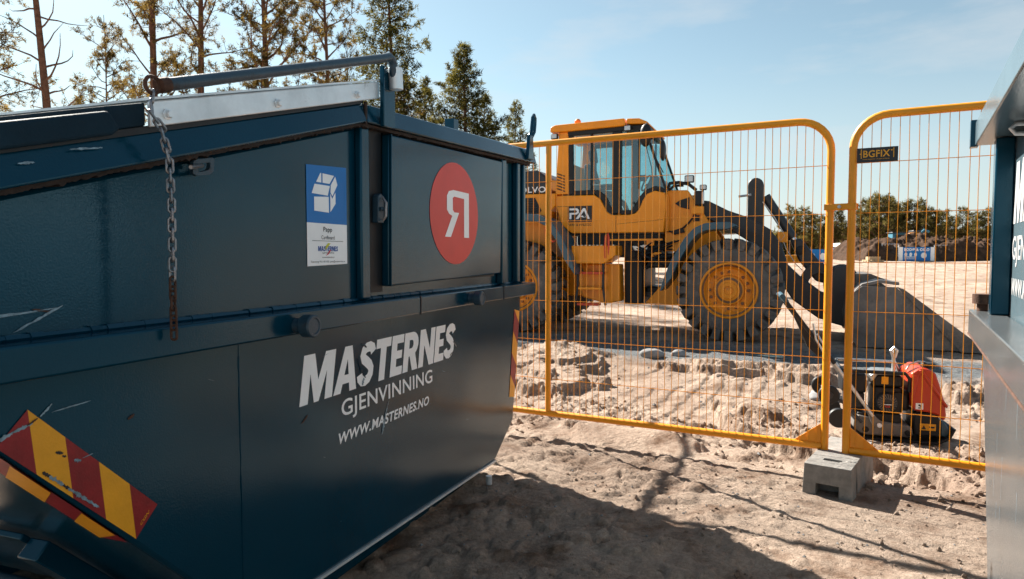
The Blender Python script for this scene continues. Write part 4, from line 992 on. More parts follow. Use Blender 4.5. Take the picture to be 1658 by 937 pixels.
MB().box(-2.0, -1.1, .57, .60, 1.585, 1.615).build('belly_rail', 'yellow', ld)
# front frame
MB().prism([(-1.10, 1.42), (-1.10, 2.43), (-.73, 2.42), (-.58, 2.20), (-.36, 1.85), (.05, 1.25), (.15, .62), (-.62, .50), (-1.42, .52), (-.98, 1.02), (-.80, 1.38)], .78, .90).build('front_frame', 'yellow', ld, bevel=.015)
MB().prism([(-1.10, 1.42), (-1.10, 2.43), (-.73, 2.42), (-.58, 2.20), (-.36, 1.85), (.05, 1.25), (.15, .62), (-.62, .50), (-1.42, .52), (-.98, 1.02), (-.80, 1.38)], 1.82, 1.94).build('front_frame', 'yellow', ld, bevel=.015)
MB().box(-.95, .1, .902, 1.818, .60, 1.30).build('front_chassis', 'yellow', ld)
MB().box(-1.05, -.6, .902, 1.818, 1.9, 2.25).build('front_chassis', 'dark', ld)
MB().cyl((0, .35, .80), (0, 2.37, .80), .17, 20).build('front_axle', 'yellow', ld)
MB().prism([(-.93, 2.20), (-.85, 2.14), (-.70, 2.10), (-.70, 2.30), (-.86, 2.25)], .755, .778).build('pivot_bracket', 'black', ld, bevel=.006)
MB().box(-.66, -.46, .70, .776, 2.02, 2.14).build('lamp_mount', 'yellow', ld, bevel=.005)
MB().box(-.62, -.48, .72, .80, 2.16, 2.40).build('head_lamp', 'black', ld, bevel=.02)
MB().box(-.50, -.46, .715, .79, 2.18, 2.38).build('head_lamp_lens', 'lamp', ld, bevel=.01)
MB().prism([(-.63, 1.90), (-.53, 1.90), (-.53, 2.0), (-.60, 2.0)], .765, .779).build('recess', 'black', ld)
MB().tube([(-1.06, .76, 2.44), (-1.02, .76, 2.54), (-.88, .76, 2.55), (-.72, .80, 2.52), (-.60, .86, 2.42)], .028, 8).build('hydraulic_hose', 'black', ld)
MB().tube([(-1.04, .80, 2.42), (-.96, .80, 2.50), (-.80, .80, 2.50)], .022, 8).build('hydraulic_hose', 'black', ld)
MB().tube([(-.60, .76, 2.02), (-.68, .74, 1.90), (-.78, .74, 1.80), (-.92, .745, 1.72), (-1.06, .75, 1.75)], .016, 7).build('hydraulic_hose', 'black', ld)
MB().prism([(-.99, 1.74), (-.80, 1.80), (-.76, 1.72), (-.95, 1.68)], .73, .778).build('valve_block', 'black', ld, bevel=.01)
# lift arms
ARM = [(-.58, 2.06), (-.53, 2.26), (-.40, 2.24), (-.10, 2.08), (.27, 1.94), (.56, 1.76), (.72, 1.54), (.84, 1.18), (1.02, 1.00), (1.35, .74), (1.78, .56), (1.76, .24), (1.30, .34), (.92, .62), (.70, .95), (.52, 1.28), (.30, 1.52), (.0, 1.72), (-.38, 1.92)]
for y0 in (.92, 1.60):
    MB().prism(ARM, y0, y0 + .20).build('lift_arm', 'dark', ld, bevel=.02)
    MB().lathe([(.07, 0), (.07, -.03), (0, -.035)], (.30, y0, 1.72), 'y', 18, False).build('pivot_pin', 'dark', ld)
    MB().tube([(-.55, y0 + .1, .95), (.30, y0 + .1, 1.35)], .075, 14).build('lift_cylinder', 'dark', ld)
MB().box(.55, .75, 1.12, 1.60, 1.2, 1.55).build('arm_cross_tube', 'dark', ld, bevel=.03)
bc = [(.20, 1.75)] + [(.315 + .125 * math.cos(rad(q)), 2.50 + .125 * math.sin(rad(q))) for q in range(180, -1, -20)] + [(.45, 1.75)]
MB().prism(bc, 1.20, 1.52).build('bell_crank', 'dark', ld, bevel=.02)
MB().lathe([(.05, 0), (.05, -.02), (0, -.02)], (.315, 1.20, 2.48), 'y', 16, False).build('pivot_pin', 'dark', ld)
MB().tube([(.05, 1.15, 2.32), (.25, 1.17, 2.34)], .02, 8).build('hydraulic_hose', 'steel', ld)
MB().tube([(.46, 1.36, 2.32), (.90, 1.36, 1.62)], .085, 14).build('tilt_cylinder', 'dark', ld)
MB().tube([(.90, 1.36, 1.62), (1.02, 1.36, 1.42)], .05, 12).build('cylinder_rod', 'chrome', ld)
MB().prism([(.86, 1.58), (1.02, 1.62), (1.48, 1.02), (1.42, .88), (1.26, .92), (1.0, 1.25)], 1.22, 1.50).build('tilt_link', 'dark', ld, bevel=.03)
MB().lathe([(.075, 0), (.075, -.02), (.04, -.03), (0, -.03)], (1.02, 1.22, 1.42), 'y', 18, False).build('pivot_pin', 'black', ld)
MB().tube([(.43, 1.18, 2.22), (.62, 1.16, 1.95), (.78, 1.15, 1.66), (.72, 1.15, 1.58), (.68, 1.15, 1.66)], .012, 6).build('cable', 'wire', ld)
MB().tube([(.74, 1.15, 1.62), (.80, 1.15, 1.45), (.95, 1.15, 1.20), (1.05, 1.15, 1.10)], .008, 6).build('cable', 'wire', ld)
MB().box(.66, .82, 1.14, 1.2, 1.55, 1.72).build('sensor_bracket', 'yellow', ld, bevel=.01)
MB().box(.60, 1.05, 2.2, 2.4, 1.20, 1.34).build('sensor_bracket', 'yellow', ld, bevel=.01)
# coupling links, rounded with eyes
def ringplate(cx, cz, R_, r_, y0, y1, nm='coupler_link', el=1.0):
    n_ = 22; vs = []; fs = []
    for yy in (y0, y1):
        for RR in (R_, r_):
            vs += [(cx + RR * math.cos(2 * math.pi * k / n_), yy, cz + el * RR * math.sin(2 * math.pi * k / n_)) for k in range(n_)]
    for i in range(n_):
        j = (i + 1) % n_
        fs += [(i, j, n_ + j, n_ + i), (2 * n_ + i, 3 * n_ + i, 3 * n_ + j, 2 * n_ + j), (i, 2 * n_ + i, 2 * n_ + j, j), (n_ + i, n_ + j, 3 * n_ + j, 3 * n_ + i)]
    return MB().add(vs, fs).build(nm, 'dark', ld, bevel=.008)
ringplate(1.30, .82, .30, .17, 1.05, 1.15, el=1.35); ringplate(1.62, .88, .26, .12, .95, 1.05, el=1.25)
for y0 in (.86, 1.76):
    MB().prism([(1.42, .30), (1.40, .95), (1.52, 1.16), (1.68, 1.18), (1.80, 1.02), (1.86, .85), (1.78, .40), (1.70, .22)], y0, y0 + .07).build('coupler_plate', 'dark', ld, bevel=.02)
# bucket
bk0, bk1 = .10, 2.72
shell_o = [(2.30, .96), (2.05, .99), (1.83, .93), (1.68, .78), (1.63, .50), (1.66, .22), (1.80, .04), (3.28, .012)]
shell_i = [(3.28, .045), (1.83, .08), (1.71, .24), (1.68, .50), (1.73, .76), (1.86, .89), (2.06, .945), (2.30, .915)]
bk = MB().prism(shell_o + shell_i, bk0, bk1).build('bucket', 'bucket', ld, bevel=.006)
SIDE = [(1.68, .78), (1.83, .90), (2.26, .89), (3.10, .02), (1.78, .02), (1.66, .22), (1.63, .50)]
for y0 in (bk0 - .03, bk1):
    MB().prism(SIDE, y0, y0 + .029).build('bucket_side', 'bucket', bk, bevel=.004)
    MB().prism([(2.26, .90), (2.36, .86), (3.36, .05), (3.30, .005), (3.06, .005)], y0 - .012, y0 + .041).build('side_cutter', 'bucket', bk, bevel=.006)
MB().prism([(1.78, .90), (1.80, 1.06), (2.0, 1.06), (2.28, .94)], .70, 2.1).build('spill_guard', 'bucket', bk, bevel=.01)
MB().prism([(3.10, .006), (3.10, .04), (3.45, .012), (3.45, .004)], bk0, bk1).build('cutting_edge', 'bucket', bk)
MB().box(-2.66, -1.2, .95, 1.8, .62, .70).build('belly_plate', 'dark', ld)

# ================================================================== plate compactor
cp = thing('plate_compactor', 'plate compactor with orange-red water tank and folded steel handle on churned sand', 'plate compactor', (2.97, 5.10, gz(2.97, 5.1) - .0), 0)
cpz = gz(2.97, 5.1)
cp.location.z = cpz + .022; cp.rotation_euler = (0, 0, rad(-17))
MB().prism([(-.40, .10), (-.33, .0), (-.28, -.025), (.22, -.025), (.30, .02), (.335, .10), (.318, .10), (.285, .032), (.21, -.008), (-.27, -.008), (-.318, .012), (-.385, .10)], -.02, .42).build('base_plate', 'black', cp, bevel=.004)
hz_ = MB().prism([(-.355, .055), (-.35, .13), (-.32, .160), (-.23, .145), (-.18, .120), (.02, .105), (.05, .085), (.058, .035), (.03, .01), (-.25, .01), (-.30, .02)], .0, .36).build('exciter_housing', 'grey', cp, bevel=.012, seg=3)
for (x_, z_, r_) in ((-.268, .055, .022), (.02, .045, .022)):
    MB().lathe([(r_, 0), (r_, -.012), (r_ * .5, -.014), (0, -.014)], (x_, 0, z_), 'y', 14, False).build('rubber_mount', 'black', cp)
MB().box(-.32, -.02, .03, .34, .110, .175).build('engine_deck', 'black', cp, bevel=.006)
en = MB().box(-.205, -.01, .04, .30, .175, .38).build('engine', 'black', cp, bevel=.02, seg=3)
MB().lathe([(.078, .06), (.078, .0), (.070, -.02), (.03, -.03), (0, -.03)], (-.122, .03, .265), 'y', 28, False).build('recoil_starter', 'dark', en)
for k in range(20):
    a = 2 * math.pi * k / 20
    MB().tube([(-.122 + .030 * math.cos(a), -.002, .265 + .030 * math.sin(a)), (-.122 + .066 * math.cos(a + .3), .006, .265 + .066 * math.sin(a + .3))], .003, 5).build('starter_fin', 'grey', en)
eb = MB().box(-.150, -.094, -.010, -.0035, .226, .262).build('engine_badge', 'blackprint', en)
lettering('GX', 'disc', eb, -.0115, .036, .015, -.140, .234, bold=.03)
poly_flat('badge_line', [[(-.148, .253), (-.096, .253), (-.096, .258), (-.148, .258)]], 'white', eb, -.0115)
MB().prism([(-.215, .385), (-.215, .45), (-.19, .475), (-.03, .475), (-.01, .45), (-.01, .385)], .03, .28).build('fuel_tank', 'black', en, bevel=.02, seg=3)
MB().prism([(-.235, .42), (-.24, .47), (-.19, .495), (-.05, .495), (-.02, .47), (-.05, .476), (-.19, .474), (-.215, .43)], .02, .29).build('tank_top', 'steel', en, bevel=.008)
MB().box(-.162, -.115, .024, .029, .405, .462).build('warning_label', 'yelrefl', en)
MB().box(-.43, -.26, .05, .28, .32, .475).build('air_filter', 'black', en, bevel=.02)
MB().box(-.40, -.26, .10, .26, .18, .32).build('exhaust', 'dark', en, bevel=.02)
MB().box(-.02, .04, .05, .30, .20, .36).build('clutch_cover', 'black', en, bevel=.02)
MB().lathe([(.06, 0), (.06, -.02), (0, -.025)], (-.045, .035, .285), 'y', 20, False).build('clutch_cover', 'black', en)
# water tank
tk = MB()
tp = [(.152 + (a_ - .152) * .80, b_) for a_, b_ in [(-.005, .500), (.035, .525), (.074, .545), (.14, .538), (.20, .512), (.245, .40), (.285, .275), (.296, .20), (.286, .160), (.262, .165), (.227, .197), (.15, .213), (.03, .222), (.008, .26), (.004, .318)]]
tk.prism(tp, -.02, .33)
tko = tk.build('water_tank', 'tank', cp, bevel=.028, seg=4)
MB().prism([(.075, .53), (.10, .535), (.275, .27), (.262, .255)], -.034, -.016).build('tank_ridge', 'tank', tko, bevel=.007)
MB().prism([(.03, .49), (.08, .50), (.05, .34), (.03, .30)], -.030, -.018).build('tank_ridge', 'tank', tko, bevel=.007)
MB().lathe([(.05, 0), (.052, .01), (.048, .035), (.03, .04), (0, .04)], (.165, .10, .535), 'z', 20, False).build('tank_cap', 'black', tko, bevel=.003)
MB().tube([(.01, .05, .52), (.03, .05, .56), (.09, .06, .585), (.14, .08, .58)], .007, 8).build('tank_strap', 'steel', tko)
lb = MB().box(.062, .112, -.0245, -.0205, .236, .282).build('tank_label', 'white', tko)
poly_flat('label_symbol', [ellipse(.087, .267, .009, .007, 14), [(.078, .243), (.096, .243), (.096, .250), (.078, .250)], [(.092, .250), (.098, .262), (.094, .264), (.087, .252)]], 'blackprint', lb, -.0252)
fb_ = MB().prism([(.062, .03), (.062, .205), (.20, .215), (.238, .15), (.242, .03)], .0, .36).build('front_guard', 'black', cp, bevel=.012)
yl = MB().box(.098, .204, -.006, -.001, .076, .126).build('warning_label', 'yelrefl', fb_)
poly_flat('label_symbol', [[(.108, .085), (.140, .085), (.124, .115)], [(.158, .095), (.195, .095), (.195, .108), (.158, .108)]], 'blackprint', yl, -.0068)
MB().prism([(.243, .03), (.244, .155), (.285, .12), (.318, .06), (.322, .02)], .03, .34).build('front_plate', 'fender', cp, bevel=.01)
MB().cyl((.10, .04, .215), (.13, .10, .235), .05, 14).build('hose_fitting', 'fender', cp)
# roll cage, lifting hook, handle, transport wheels
MB().tube([(-.437, -.01, .500), (-.2, -.01, .500), (-.01, -.01, .498), (.02, -.01, .46), (.022, .0, .36)], .014, 10).build('roll_bar', 'black', cp)
MB().tube([(-.437, .32, .540), (-.2, .32, .540), (-.01, .32, .538), (.02, .32, .46), (.022, .31, .36)], .013, 10).build('roll_bar', 'steel', cp)
MB().tube([(-.437, -.01, .500), (-.45, .16, .52), (-.437, .32, .54)], .013, 10).build('roll_bar', 'black', cp)
MB().tube([(-.062, .13, .47), (-.062, .13, .60), (-.080, .13, .655), (-.062, .13, .675), (-.040, .13, .655), (-.055, .13, .60)], .013, 10).build('lifting_hook', 'steel', cp)
for y_ in (-.03, .33):
    MB().tube([(-.225, y_, .165), (-.50, y_, .555)], [.014, .013], 10).build('handle_bar', 'steel', cp)
    MB().tube([(-.50, y_, .555), (-.70, y_, .815), (-.860, y_, 1.03)], .016, 10).build('handle_bar', 'black', cp)
    MB().prism([(-.27, .20), (-.225, .09), (-.17, .085), (-.155, .12), (-.20, .155), (-.25, .225)], y_ - .008, y_ + .008).build('handle_bracket', 'grey', cp, bevel=.003)
MB().lathe([(.017, 0), (.017, -.012), (.012, -.014), (0, -.014)], (-.182, -.038, .100), 'y', 16, False).build('handle_pivot', 'white', cp)
MB().tube([(-.85, -.03, 1.02), (-.885, -.02, 1.065), (-.89, .15, 1.075), (-.885, .32, 1.065), (-.85, .33, 1.02)], .019, 10).build('handle_grip', 'fender', cp)
MB().prism([(-.80, .93), (-.78, .96), (-.62, .72), (-.56, .60), (-.60, .58), (-.68, .66), (-.74, .80)], .12, .17).build('lifting_strap', 'black', cp, bevel=.01)
MB().tube([(-.66, -.045, .86), (-.64, -.05, .74), (-.58, -.045, .64), (-.56, -.045, .66), (-.63, -.045, .78)], .008, 6).build('throttle_cable', 'steel', cp)
MB().tube([(-.30, -.02, .11), (-.42, -.03, .25), (-.54, -.03, .315)], .012, 8).build('wheel_carrier', 'dark', cp)
for y_ in (-.06, .36):
    w_ = MB().lathe([(.03, -.02), (.065, -.024), (.076, -.015), (.076, .015), (.065, .024), (.03, .02)], (-.540, y_, .315), 'y', 28).build('transport_wheel', 'black', cp, bevel=.003)
    MB().lathe([(.028, 0), (.026, -.012), (0, -.013)], (-.540, y_ - .02, .315), 'y', 16, False).build('hub', 'dark', w_)
    MB().lathe([(.05, -.02), (.07, -.024), (.076, -.01), (.076, .015), (.05, .02)], (-.46, y_ + .05, .13), 'y', 24).build('transport_wheel', 'black', cp, bevel=.003)
MB().cyl((-.54, -.06, .315), (-.54, .36, .315), .01, 8).build('wheel_axle', 'steel', cp)

# ================================================================== stones
def rock(label, x, y, sx_, sy_, sz_, seed):
    bm = bmesh.new(); bmesh.ops.create_icosphere(bm, subdivisions=3, radius=1)
    for v in bm.verts:
        p = v.co; n_ = float(fbm(np.array([p.x * 1.3 + seed]), np.array([p.y * 1.3 + p.z * 1.7]), 3, seed)[0])
        v.co = Vector((p.x * sx_, p.y * sy_, p.z * sz_)) * (.75 + .5 * n_)
    me = bpy.data.meshes.new('stone'); bm.to_mesh(me); bm.free()
    me.polygons.foreach_set('use_smooth', [True] * len(me.polygons)); me.materials.append(M['rock'])
    o_ = bpy.data.objects.new('stone', me); COL.objects.link(o_); o_.location = (x, y, gz(x, y) + sz_ * .35); tag(o_, label, 'stone')
rock('larger rounded grey stone lying on the gravel before the front wheel', 1.86, 9.0, .16, .12, .09, 1)
rock('small grey stone right of the rounded stone on the gravel', 2.22, 9.05, .10, .08, .07, 2)
rock('pale flat stone on the churned sand behind the fence joint', 3.12, 6.75, .17, .12, .06, 3)
random.seed(77); mbp = MB()
for i in range(420):
    if i < 260: x_, y_ = random.uniform(-.6, 3.2), random.uniform(2.0, 4.6)
    else: x_, y_ = random.uniform(-.2, 5), random.uniform(4.8, 9)
    r_ = random.uniform(.003, .009) * (1 if i < 260 else 2.2)
    c_ = (x_, y_, gz(x_, y_) + r_ * .3)
    vs = [Vector(p) * r_ * random.uniform(.7, 1.4) + Vector(c_) for p in ((1, 0, 0), (-1, 0, 0), (0, 1, 0), (0, -1, 0), (0, 0, .7), (0, 0, -1))]
    mbp.add(vs, [(0, 2, 4), (2, 1, 4), (1, 3, 4), (3, 0, 4), (2, 0, 5), (1, 2, 5), (3, 1, 5), (0, 3, 5)])
ico = bmesh.new(); bmesh.ops.create_icosphere(ico, subdivisions=1, radius=1); ico.verts.ensure_lookup_table()
IV = np.array([v.co[:] for v in ico.verts]); IF = [tuple(v.index for v in f.verts) for f in ico.faces]; ico.free()
crs = np.random.default_rng(44); CV = []; CF = []; kk = 0
cand = []
while len(cand) < 5200:
    tt = crs.uniform(-3.2, 2.2); dd = crs.uniform(-.25, 3.6); X_ = 1.9 + tt * math.cos(FA) + dd * math.sin(FA); Y_ = 4.1 - tt * math.sin(FA) + dd * math.cos(FA)
    cand.append((X_, Y_, dd))
cand = np.array(cand); cl = fbm(cand[:, 0] * 1.1 + 9, cand[:, 1] * 1.1, 3, 37); padk = (np.abs(cand[:, 0] - 2.95) < .5) & (np.abs(cand[:, 1] - 5.25) < .36)
keep = (cl + crs.uniform(-.12, .06, len(cl)) > .46) & ~padk & ((cand[:, 2] > .0) | (crs.uniform(size=len(cl)) < .25))
cand = cand[keep]
fg = np.stack([crs.uniform(-.3, 2.6, 700), crs.uniform(2.0, 4.2, 700), np.full(700, -1.0)], 1); cand = np.concatenate([cand, fg])
cz = ground_z(cand[:, 0], cand[:, 1])
for (X_, Y_, dd), Z_ in zip(cand, cz):
    r_ = (.006 + .020 * crs.uniform() ** 3) if dd > -.5 else (.003 + .010 * crs.uniform() ** 3)
    V_ = IV * crs.uniform(.6, 1.3, (len(IV), 1)) * r_ * crs.uniform(.7, 1.3, 3) + (X_, Y_, Z_ + r_ * .25)
    CV.append(V_); CF += [tuple(i_ + kk for i_ in f_) for f_ in IF]; kk += len(IV)
cme = bpy.data.meshes.new('soil_clods'); cme.from_pydata(np.concatenate(CV).tolist(), [], CF); cme.materials.append(gme.materials[0])
co_ = bpy.data.objects.new('soil_clods', cme); COL.objects.link(co_); co_['kind'] = 'stuff'; co_['label'] = 'loose crumbled clods of sandy soil along the dug strip'
pb = mbp.build('pebbles', 'rock', None); pb['kind'] = 'stuff'; pb['label'] = 'small loose pebbles scattered on the sand'

# ================================================================== far earthworks, signs, vehicles
def mound(label, cx, cy, rx, ry, h, seed):
    n1_, n2_ = 130, 60; u = np.linspace(-1, 1, n1_); v = np.linspace(-1, 1, n2_); U, V = np.meshgrid(u, v)
    X = cx + U * rx; Y = cy + V * ry
    prof = np.clip(1 - np.maximum(np.abs(U) ** 2.2, np.abs(V) ** 2), 0, 1) ** .7
    Z = ground_z(X, Y) - .1 + prof * h * (.5 + 1.0 * fbm(X * .45, Y * .45, 4, seed)) + prof ** .5 * (fbm(X * 1.5, Y * 1.5, 4, seed + 3, .65) - .5) * 1.3
    i_ = np.arange(n1_ * n2_).reshape(n2_, n1_); q = np.stack([i_[:-1, :-1], i_[:-1, 1:], i_[1:, 1:], i_[1:, :-1]], -1).reshape(-1, 4)
    me = bpy.data.meshes.new('earth_mound'); me.from_pydata(np.stack([X, Y, Z], -1).reshape(-1, 3).tolist(), [], q.tolist()); me.materials.append(M['earth'])
    me.polygons.foreach_set('use_smooth', [True] * len(me.polygons))
    o_ = bpy.data.objects.new('earth_mound', me); COL.objects.link(o_); return tag(o_, label, 'earth mound')
def PX(px, Y): return (px - 829) / 1105.3 * Y
mound('long brown heap of dug earth behind the blue banner', PX(1470, 66), 66, 6.4, 4, 2.4, 101)
mound('smaller brown earth heap at the right end of the long heap', PX(1578, 72), 72, 3.6, 3, 2.0, 111)
def banner(label, px0, px1, Y, kind):
    x0, x1 = PX(px0, Y), PX(px1, Y); z0 = gz((x0 + x1) / 2, Y); h = 1.3 * (Y / 62)
    t = thing('site_banner', label, 'sign', ((x0 + x1) / 2, Y, z0)); w = (x1 - x0) / 2
    MB().box(-w, w, -.02, .0, .06, h).build('board', 'blue', t)
    for s_ in (-1, 1):
        MB().box(s_ * w - .03 - (.28 if kind == 0 else 0) * (s_ > 0), s_ * w + .03 + (.28 if kind == 0 else 0) * (s_ < 0), -.032, -.022, .06, h).build('board_margin', 'white', t)
    if kind == 0:
        lettering('BODØ & OSLO', 'white', t, -.024, w * 1.45, .26, -w * .72, h - .36, bold=.04)
        poly_flat('symbol', [ellipse(w * .42, h * .42, .26, .26, 20)], 'white', t, -.024)
        for k in range(3): poly_flat('symbol', [ellipse(-w * .62 + k * w * .28, h * .48, .13, .18, 14)], 'white', t, -.024)
        for k in range(3): poly_flat('text_line', [[(-w * .72, .22 + k * .10), (-w * .02, .22 + k * .10), (-w * .02, .26 + k * .10), (-w * .72, .26 + k * .10)]], 'white', t, -.025)
    else:
        poly_flat('symbol', [[(-w * .3, h * .25), (w * .25, h * .25), (-w * .02, h * .72)]], 'white', t, -.024)
        poly_flat('symbol', [ellipse(w * .72, h * .5, .26, .30, 18)], 'white', t, -.024)
    for s_ in (-1, 1): MB().cyl((s_ * (w + .05), .02, -.1), (s_ * (w + .05), .02, h + .15), .03, 8).build('post', 'galv', t)
    return t
banner('blue and white site banner standing before the long earth heap', 1455, 1511, 62, 0)
banner('blue site banner with white warning triangle behind the loader arms', 1298, 1337, 58, 1)
# thin grey site fence beside the banner
def farfence(label, px0, px1, Y):
    x0, x1 = PX(px0, Y), PX(px1, Y); t = thing('wire_fence', label, 'fence', (x0, Y, gz(x0, Y))); w = x1 - x0
    MB().tube([(0, 0, 0), (0, 0, 1.5), (w, 0, 1.5), (w, 0, 0)], .03, 6).build('frame', 'galv', t)
    for k in range(1, 5): MB().cyl((w * k / 5, 0, .02), (w * k / 5, 0, 1.48), .008, 5).build('wire', 'galv', t)
farfence('thin grey wire fence panel left of the blue and white banner', 1427, 1453, 63)
farfence('thin grey wire fence panel right of the blue and white banner', 1512, 1542, 63)
# tipped trailer / tarpaulin, small machines
tr = thing('tipper_trailer', 'white and blue tipped trailer body behind the earth heap', 'trailer', (PX(1388, 74), 74, gz(14, 74)))
MB().prism([(-2.2, 1.6), (-.6, 1.7), (2.6, 1.15), (2.4, .95), (-.4, 1.25), (-2.2, 1.2)], -.6, 1.6).build('body', 'trailer', tr, bevel=.05)
MB().prism([(-2.2, 1.05), (-.2, 1.24), (-.2, .62), (-1.9, .62)], -.7, 1.5).build('side', 'blue', tr, bevel=.03)
MB().prism([(-.55, 2.15), (-.25, 2.25), (2.8, 1.35), (2.7, 1.15)], -.3, 1.2).build('tarpaulin', 'trailer', tr, bevel=.04)
for x_ in (-1.2, .2, 1.2): MB().lathe([(.3, 0), (.45, .02), (.45, .3), (.3, .32)], (x_, -.72, .42), 'y', 18).build('wheel', 'tyre', tr)
tl = thing('utility_cabin', 'small teal machine cabin showing above the earth heap', 'cabin', (PX(1452, 71), 71, gz(38, 71) + 1.75))
MB().box(-.8, .8, -.5, .5, 0, .85).build('body', 'teal', tl, bevel=.06); MB().box(-.9, .9, -.6, .6, .852, .95).build('roof', 'dark', tl, bevel=.03); MB().box(-.5, .5, -.51, -.502, .3, .7).build('window', 'black', tl)
ex = thing('mini_excavator', 'small yellow excavator half hidden behind the earth heap', 'excavator', (PX(1476, 72), 72, gz(41, 72) + 1.9))
MB().box(-.7, .5, -.6, .6, 0, .8).build('body', 'yellow', ex, bevel=.08); MB().box(-.2, .6, -.5, .5, .802, 1.05).build('cab_top', 'dark', ex, bevel=.05)
MB().tube([(.5, 0, .5), (1.2, 0, 1.1), (1.7, 0, .9)], .13, 8).build('boom', 'teal', ex)
pl_ = thing('pallet', 'pale wooden pallet on the ground left of the blue banner', 'pallet', (PX(1413, 60), 60, gz(31.7, 60)))
for k in range(3): MB().box(-.7, .7, -.5 + .4 * k, -.3 + .4 * k, 0, .1).build('bearer', 'wood', pl_)
for k in range(5): MB().box(-.7 + .29 * k, -.5 + .29 * k, -.55, .55, .102, .17).build('slat', 'wood', pl_)
MB().box(-.5, .5, -.3, .3, .172, .45).build('load', 'wood', pl_)

# ================================================================== trees
rng = np.random.default_rng(12)
def blades(C, n, ln, wd, out_dir, rs):
    """n small needle blades round each point of C (k,3), tending to out_dir (k,3)."""
    k = len(C); P = np.repeat(C, n, 0); D = rs.normal(size=(k * n, 3)); D /= np.linalg.norm(D, axis=1, keepdims=True)
    D = D + np.repeat(out_dir, n, 0) * .55 + np.array([0, 0, .18]); D /= np.linalg.norm(D, axis=1, keepdims=True)
    S = np.cross(D, rs.normal(size=(k * n, 3))); S /= np.linalg.norm(S, axis=1, keepdims=True) + 1e-9
    l = ln * rs.uniform(.6, 1.25, (k * n, 1)); w = wd * rs.uniform(.7, 1.3, (k * n, 1))
    P = P + rs.normal(size=P.shape) * ln * .25
    a = P - S * w * .5 ; b = P + S * w * .5; m = P + D * l
    V = np.stack([a, b, m], 1).reshape(-1, 3)
    return V
def tri_mesh(name, V, m, parent):
    n = len(V) // 3; me = bpy.data.meshes.new(name)
    me.vertices.add(len(V)); me.vertices.foreach_set('co', V.astype(np.float32).ravel())
    me.loops.add(len(V)); me.loops.foreach_set('vertex_index', np.arange(len(V)))
    me.polygons.add(n); me.polygons.foreach_set('loop_start', np.arange(0, len(V), 3)); me.polygons.foreach_set('loop_total', np.full(n, 3))
    me.update(calc_edges=True); me.materials.append(M[m])
    o_ = bpy.data.objects.new(name, me); COL.objects.link(o_); o_.parent = parent; return o_
def pine(label, x, y, h, r0, z_first, spread, n_br, seed, needle='needle', dens=1.0, lean=0.0, group='tall pines behind the container', bend=None, tuft=.17, zmax=None, name='pine_tree', fork=None, up=.35, bladen=9, low_bare=0):
    rs = np.random.default_rng(seed); t = thing(name, label, 'tree', (x, y, gz(x, y) - .05), rs.uniform(0, 0.01), group)
    n = 9; tp = []
    for i in range(n):
        k = i / (n - 1); tp.append(Vector((lean * h * k + .012 * h * math.sin(k * 5 + seed) * k, .01 * h * math.sin(k * 4 + seed * 2) * k, h * k)))
    rr = [r0 * (1 - .86 * (i / (n - 1)) ** .9) for i in range(n)]
    MB().tube(tp, rr, 9).build('trunk', 'bark', t)
    def tp_at(z):
        k = min(.999, z / h) * (n - 1); i = int(k); return tp[i].lerp(tp[i + 1], k - i)
    lim = MB(); C = []; O_ = []
    for b in range(n_br):
        z = z_first + (h * .97 - z_first) * (b + rs.uniform(0, 1)) / n_br
        k = (z - z_first) / (h - z_first)
        a = b * 2.4 + rs.uniform(-.7, .7)
        L_ = spread * (1 - k) ** .55 * rs.uniform(.55, 1.15) * (.75 + .25 * min(1, k * 5)) + .25
        base = tp_at(z); dirv = Vector((math.cos(a), math.sin(a), up * rs.uniform(.3, 1.4) + .25 * k)).normalized()
        pts = [base]; p = base.copy(); ns = 5
        for q in range(ns):
            dirv = (dirv + Vector(tuple(rs.normal(size=3) * .17)) + Vector((0, 0, .03))).normalized(); p = p + dirv * (L_ / ns); pts.append(p.copy())
        br0 = min(r0 * .32, .012 + L_ * .016)
        lim.tube(pts, [br0 * (1 - .8 * q / ns) for q in range(ns + 1)], 5)
        bare = rs.uniform() < low_bare and k < .45
        if bare:
            continue
        for q in range(max(3, int(L_ * 6.0 * dens))):
            f = rs.uniform(.28, 1.0) ** .8; i = min(ns - 1, int(f * ns)); c = pts[i].lerp(pts[i + 1], f * ns - i)
            td = (dirv * .6 + Vector(tuple(rs.normal(size=3)))).normalized(); tl_ = rs.uniform(.25, .6) * (.5 + .25 * L_)
            e = c + td * tl_ + Vector((0, 0, .08))
            lim.tube([c, c.lerp(e, .5) + Vector(tuple(rs.normal(size=3) * .03)), e], [.012, .009, .005], 4)
            for w_ in (1.0, .75, .5)[:2 + int(rs.uniform() < .5)]:
                C.append(c.lerp(e, w_)[:]); O_.append(td[:])
        C.append(pts[-1][:]); O_.append(dirv[:])
    lim.build('limbs', 'bark', t, smooth=False)
    C = np.array(C); O_ = np.array(O_)
    tri_mesh('crown', blades(C, int(bladen * dens) + 3, tuft, tuft * .19, O_, rs), needle, t)
    return t
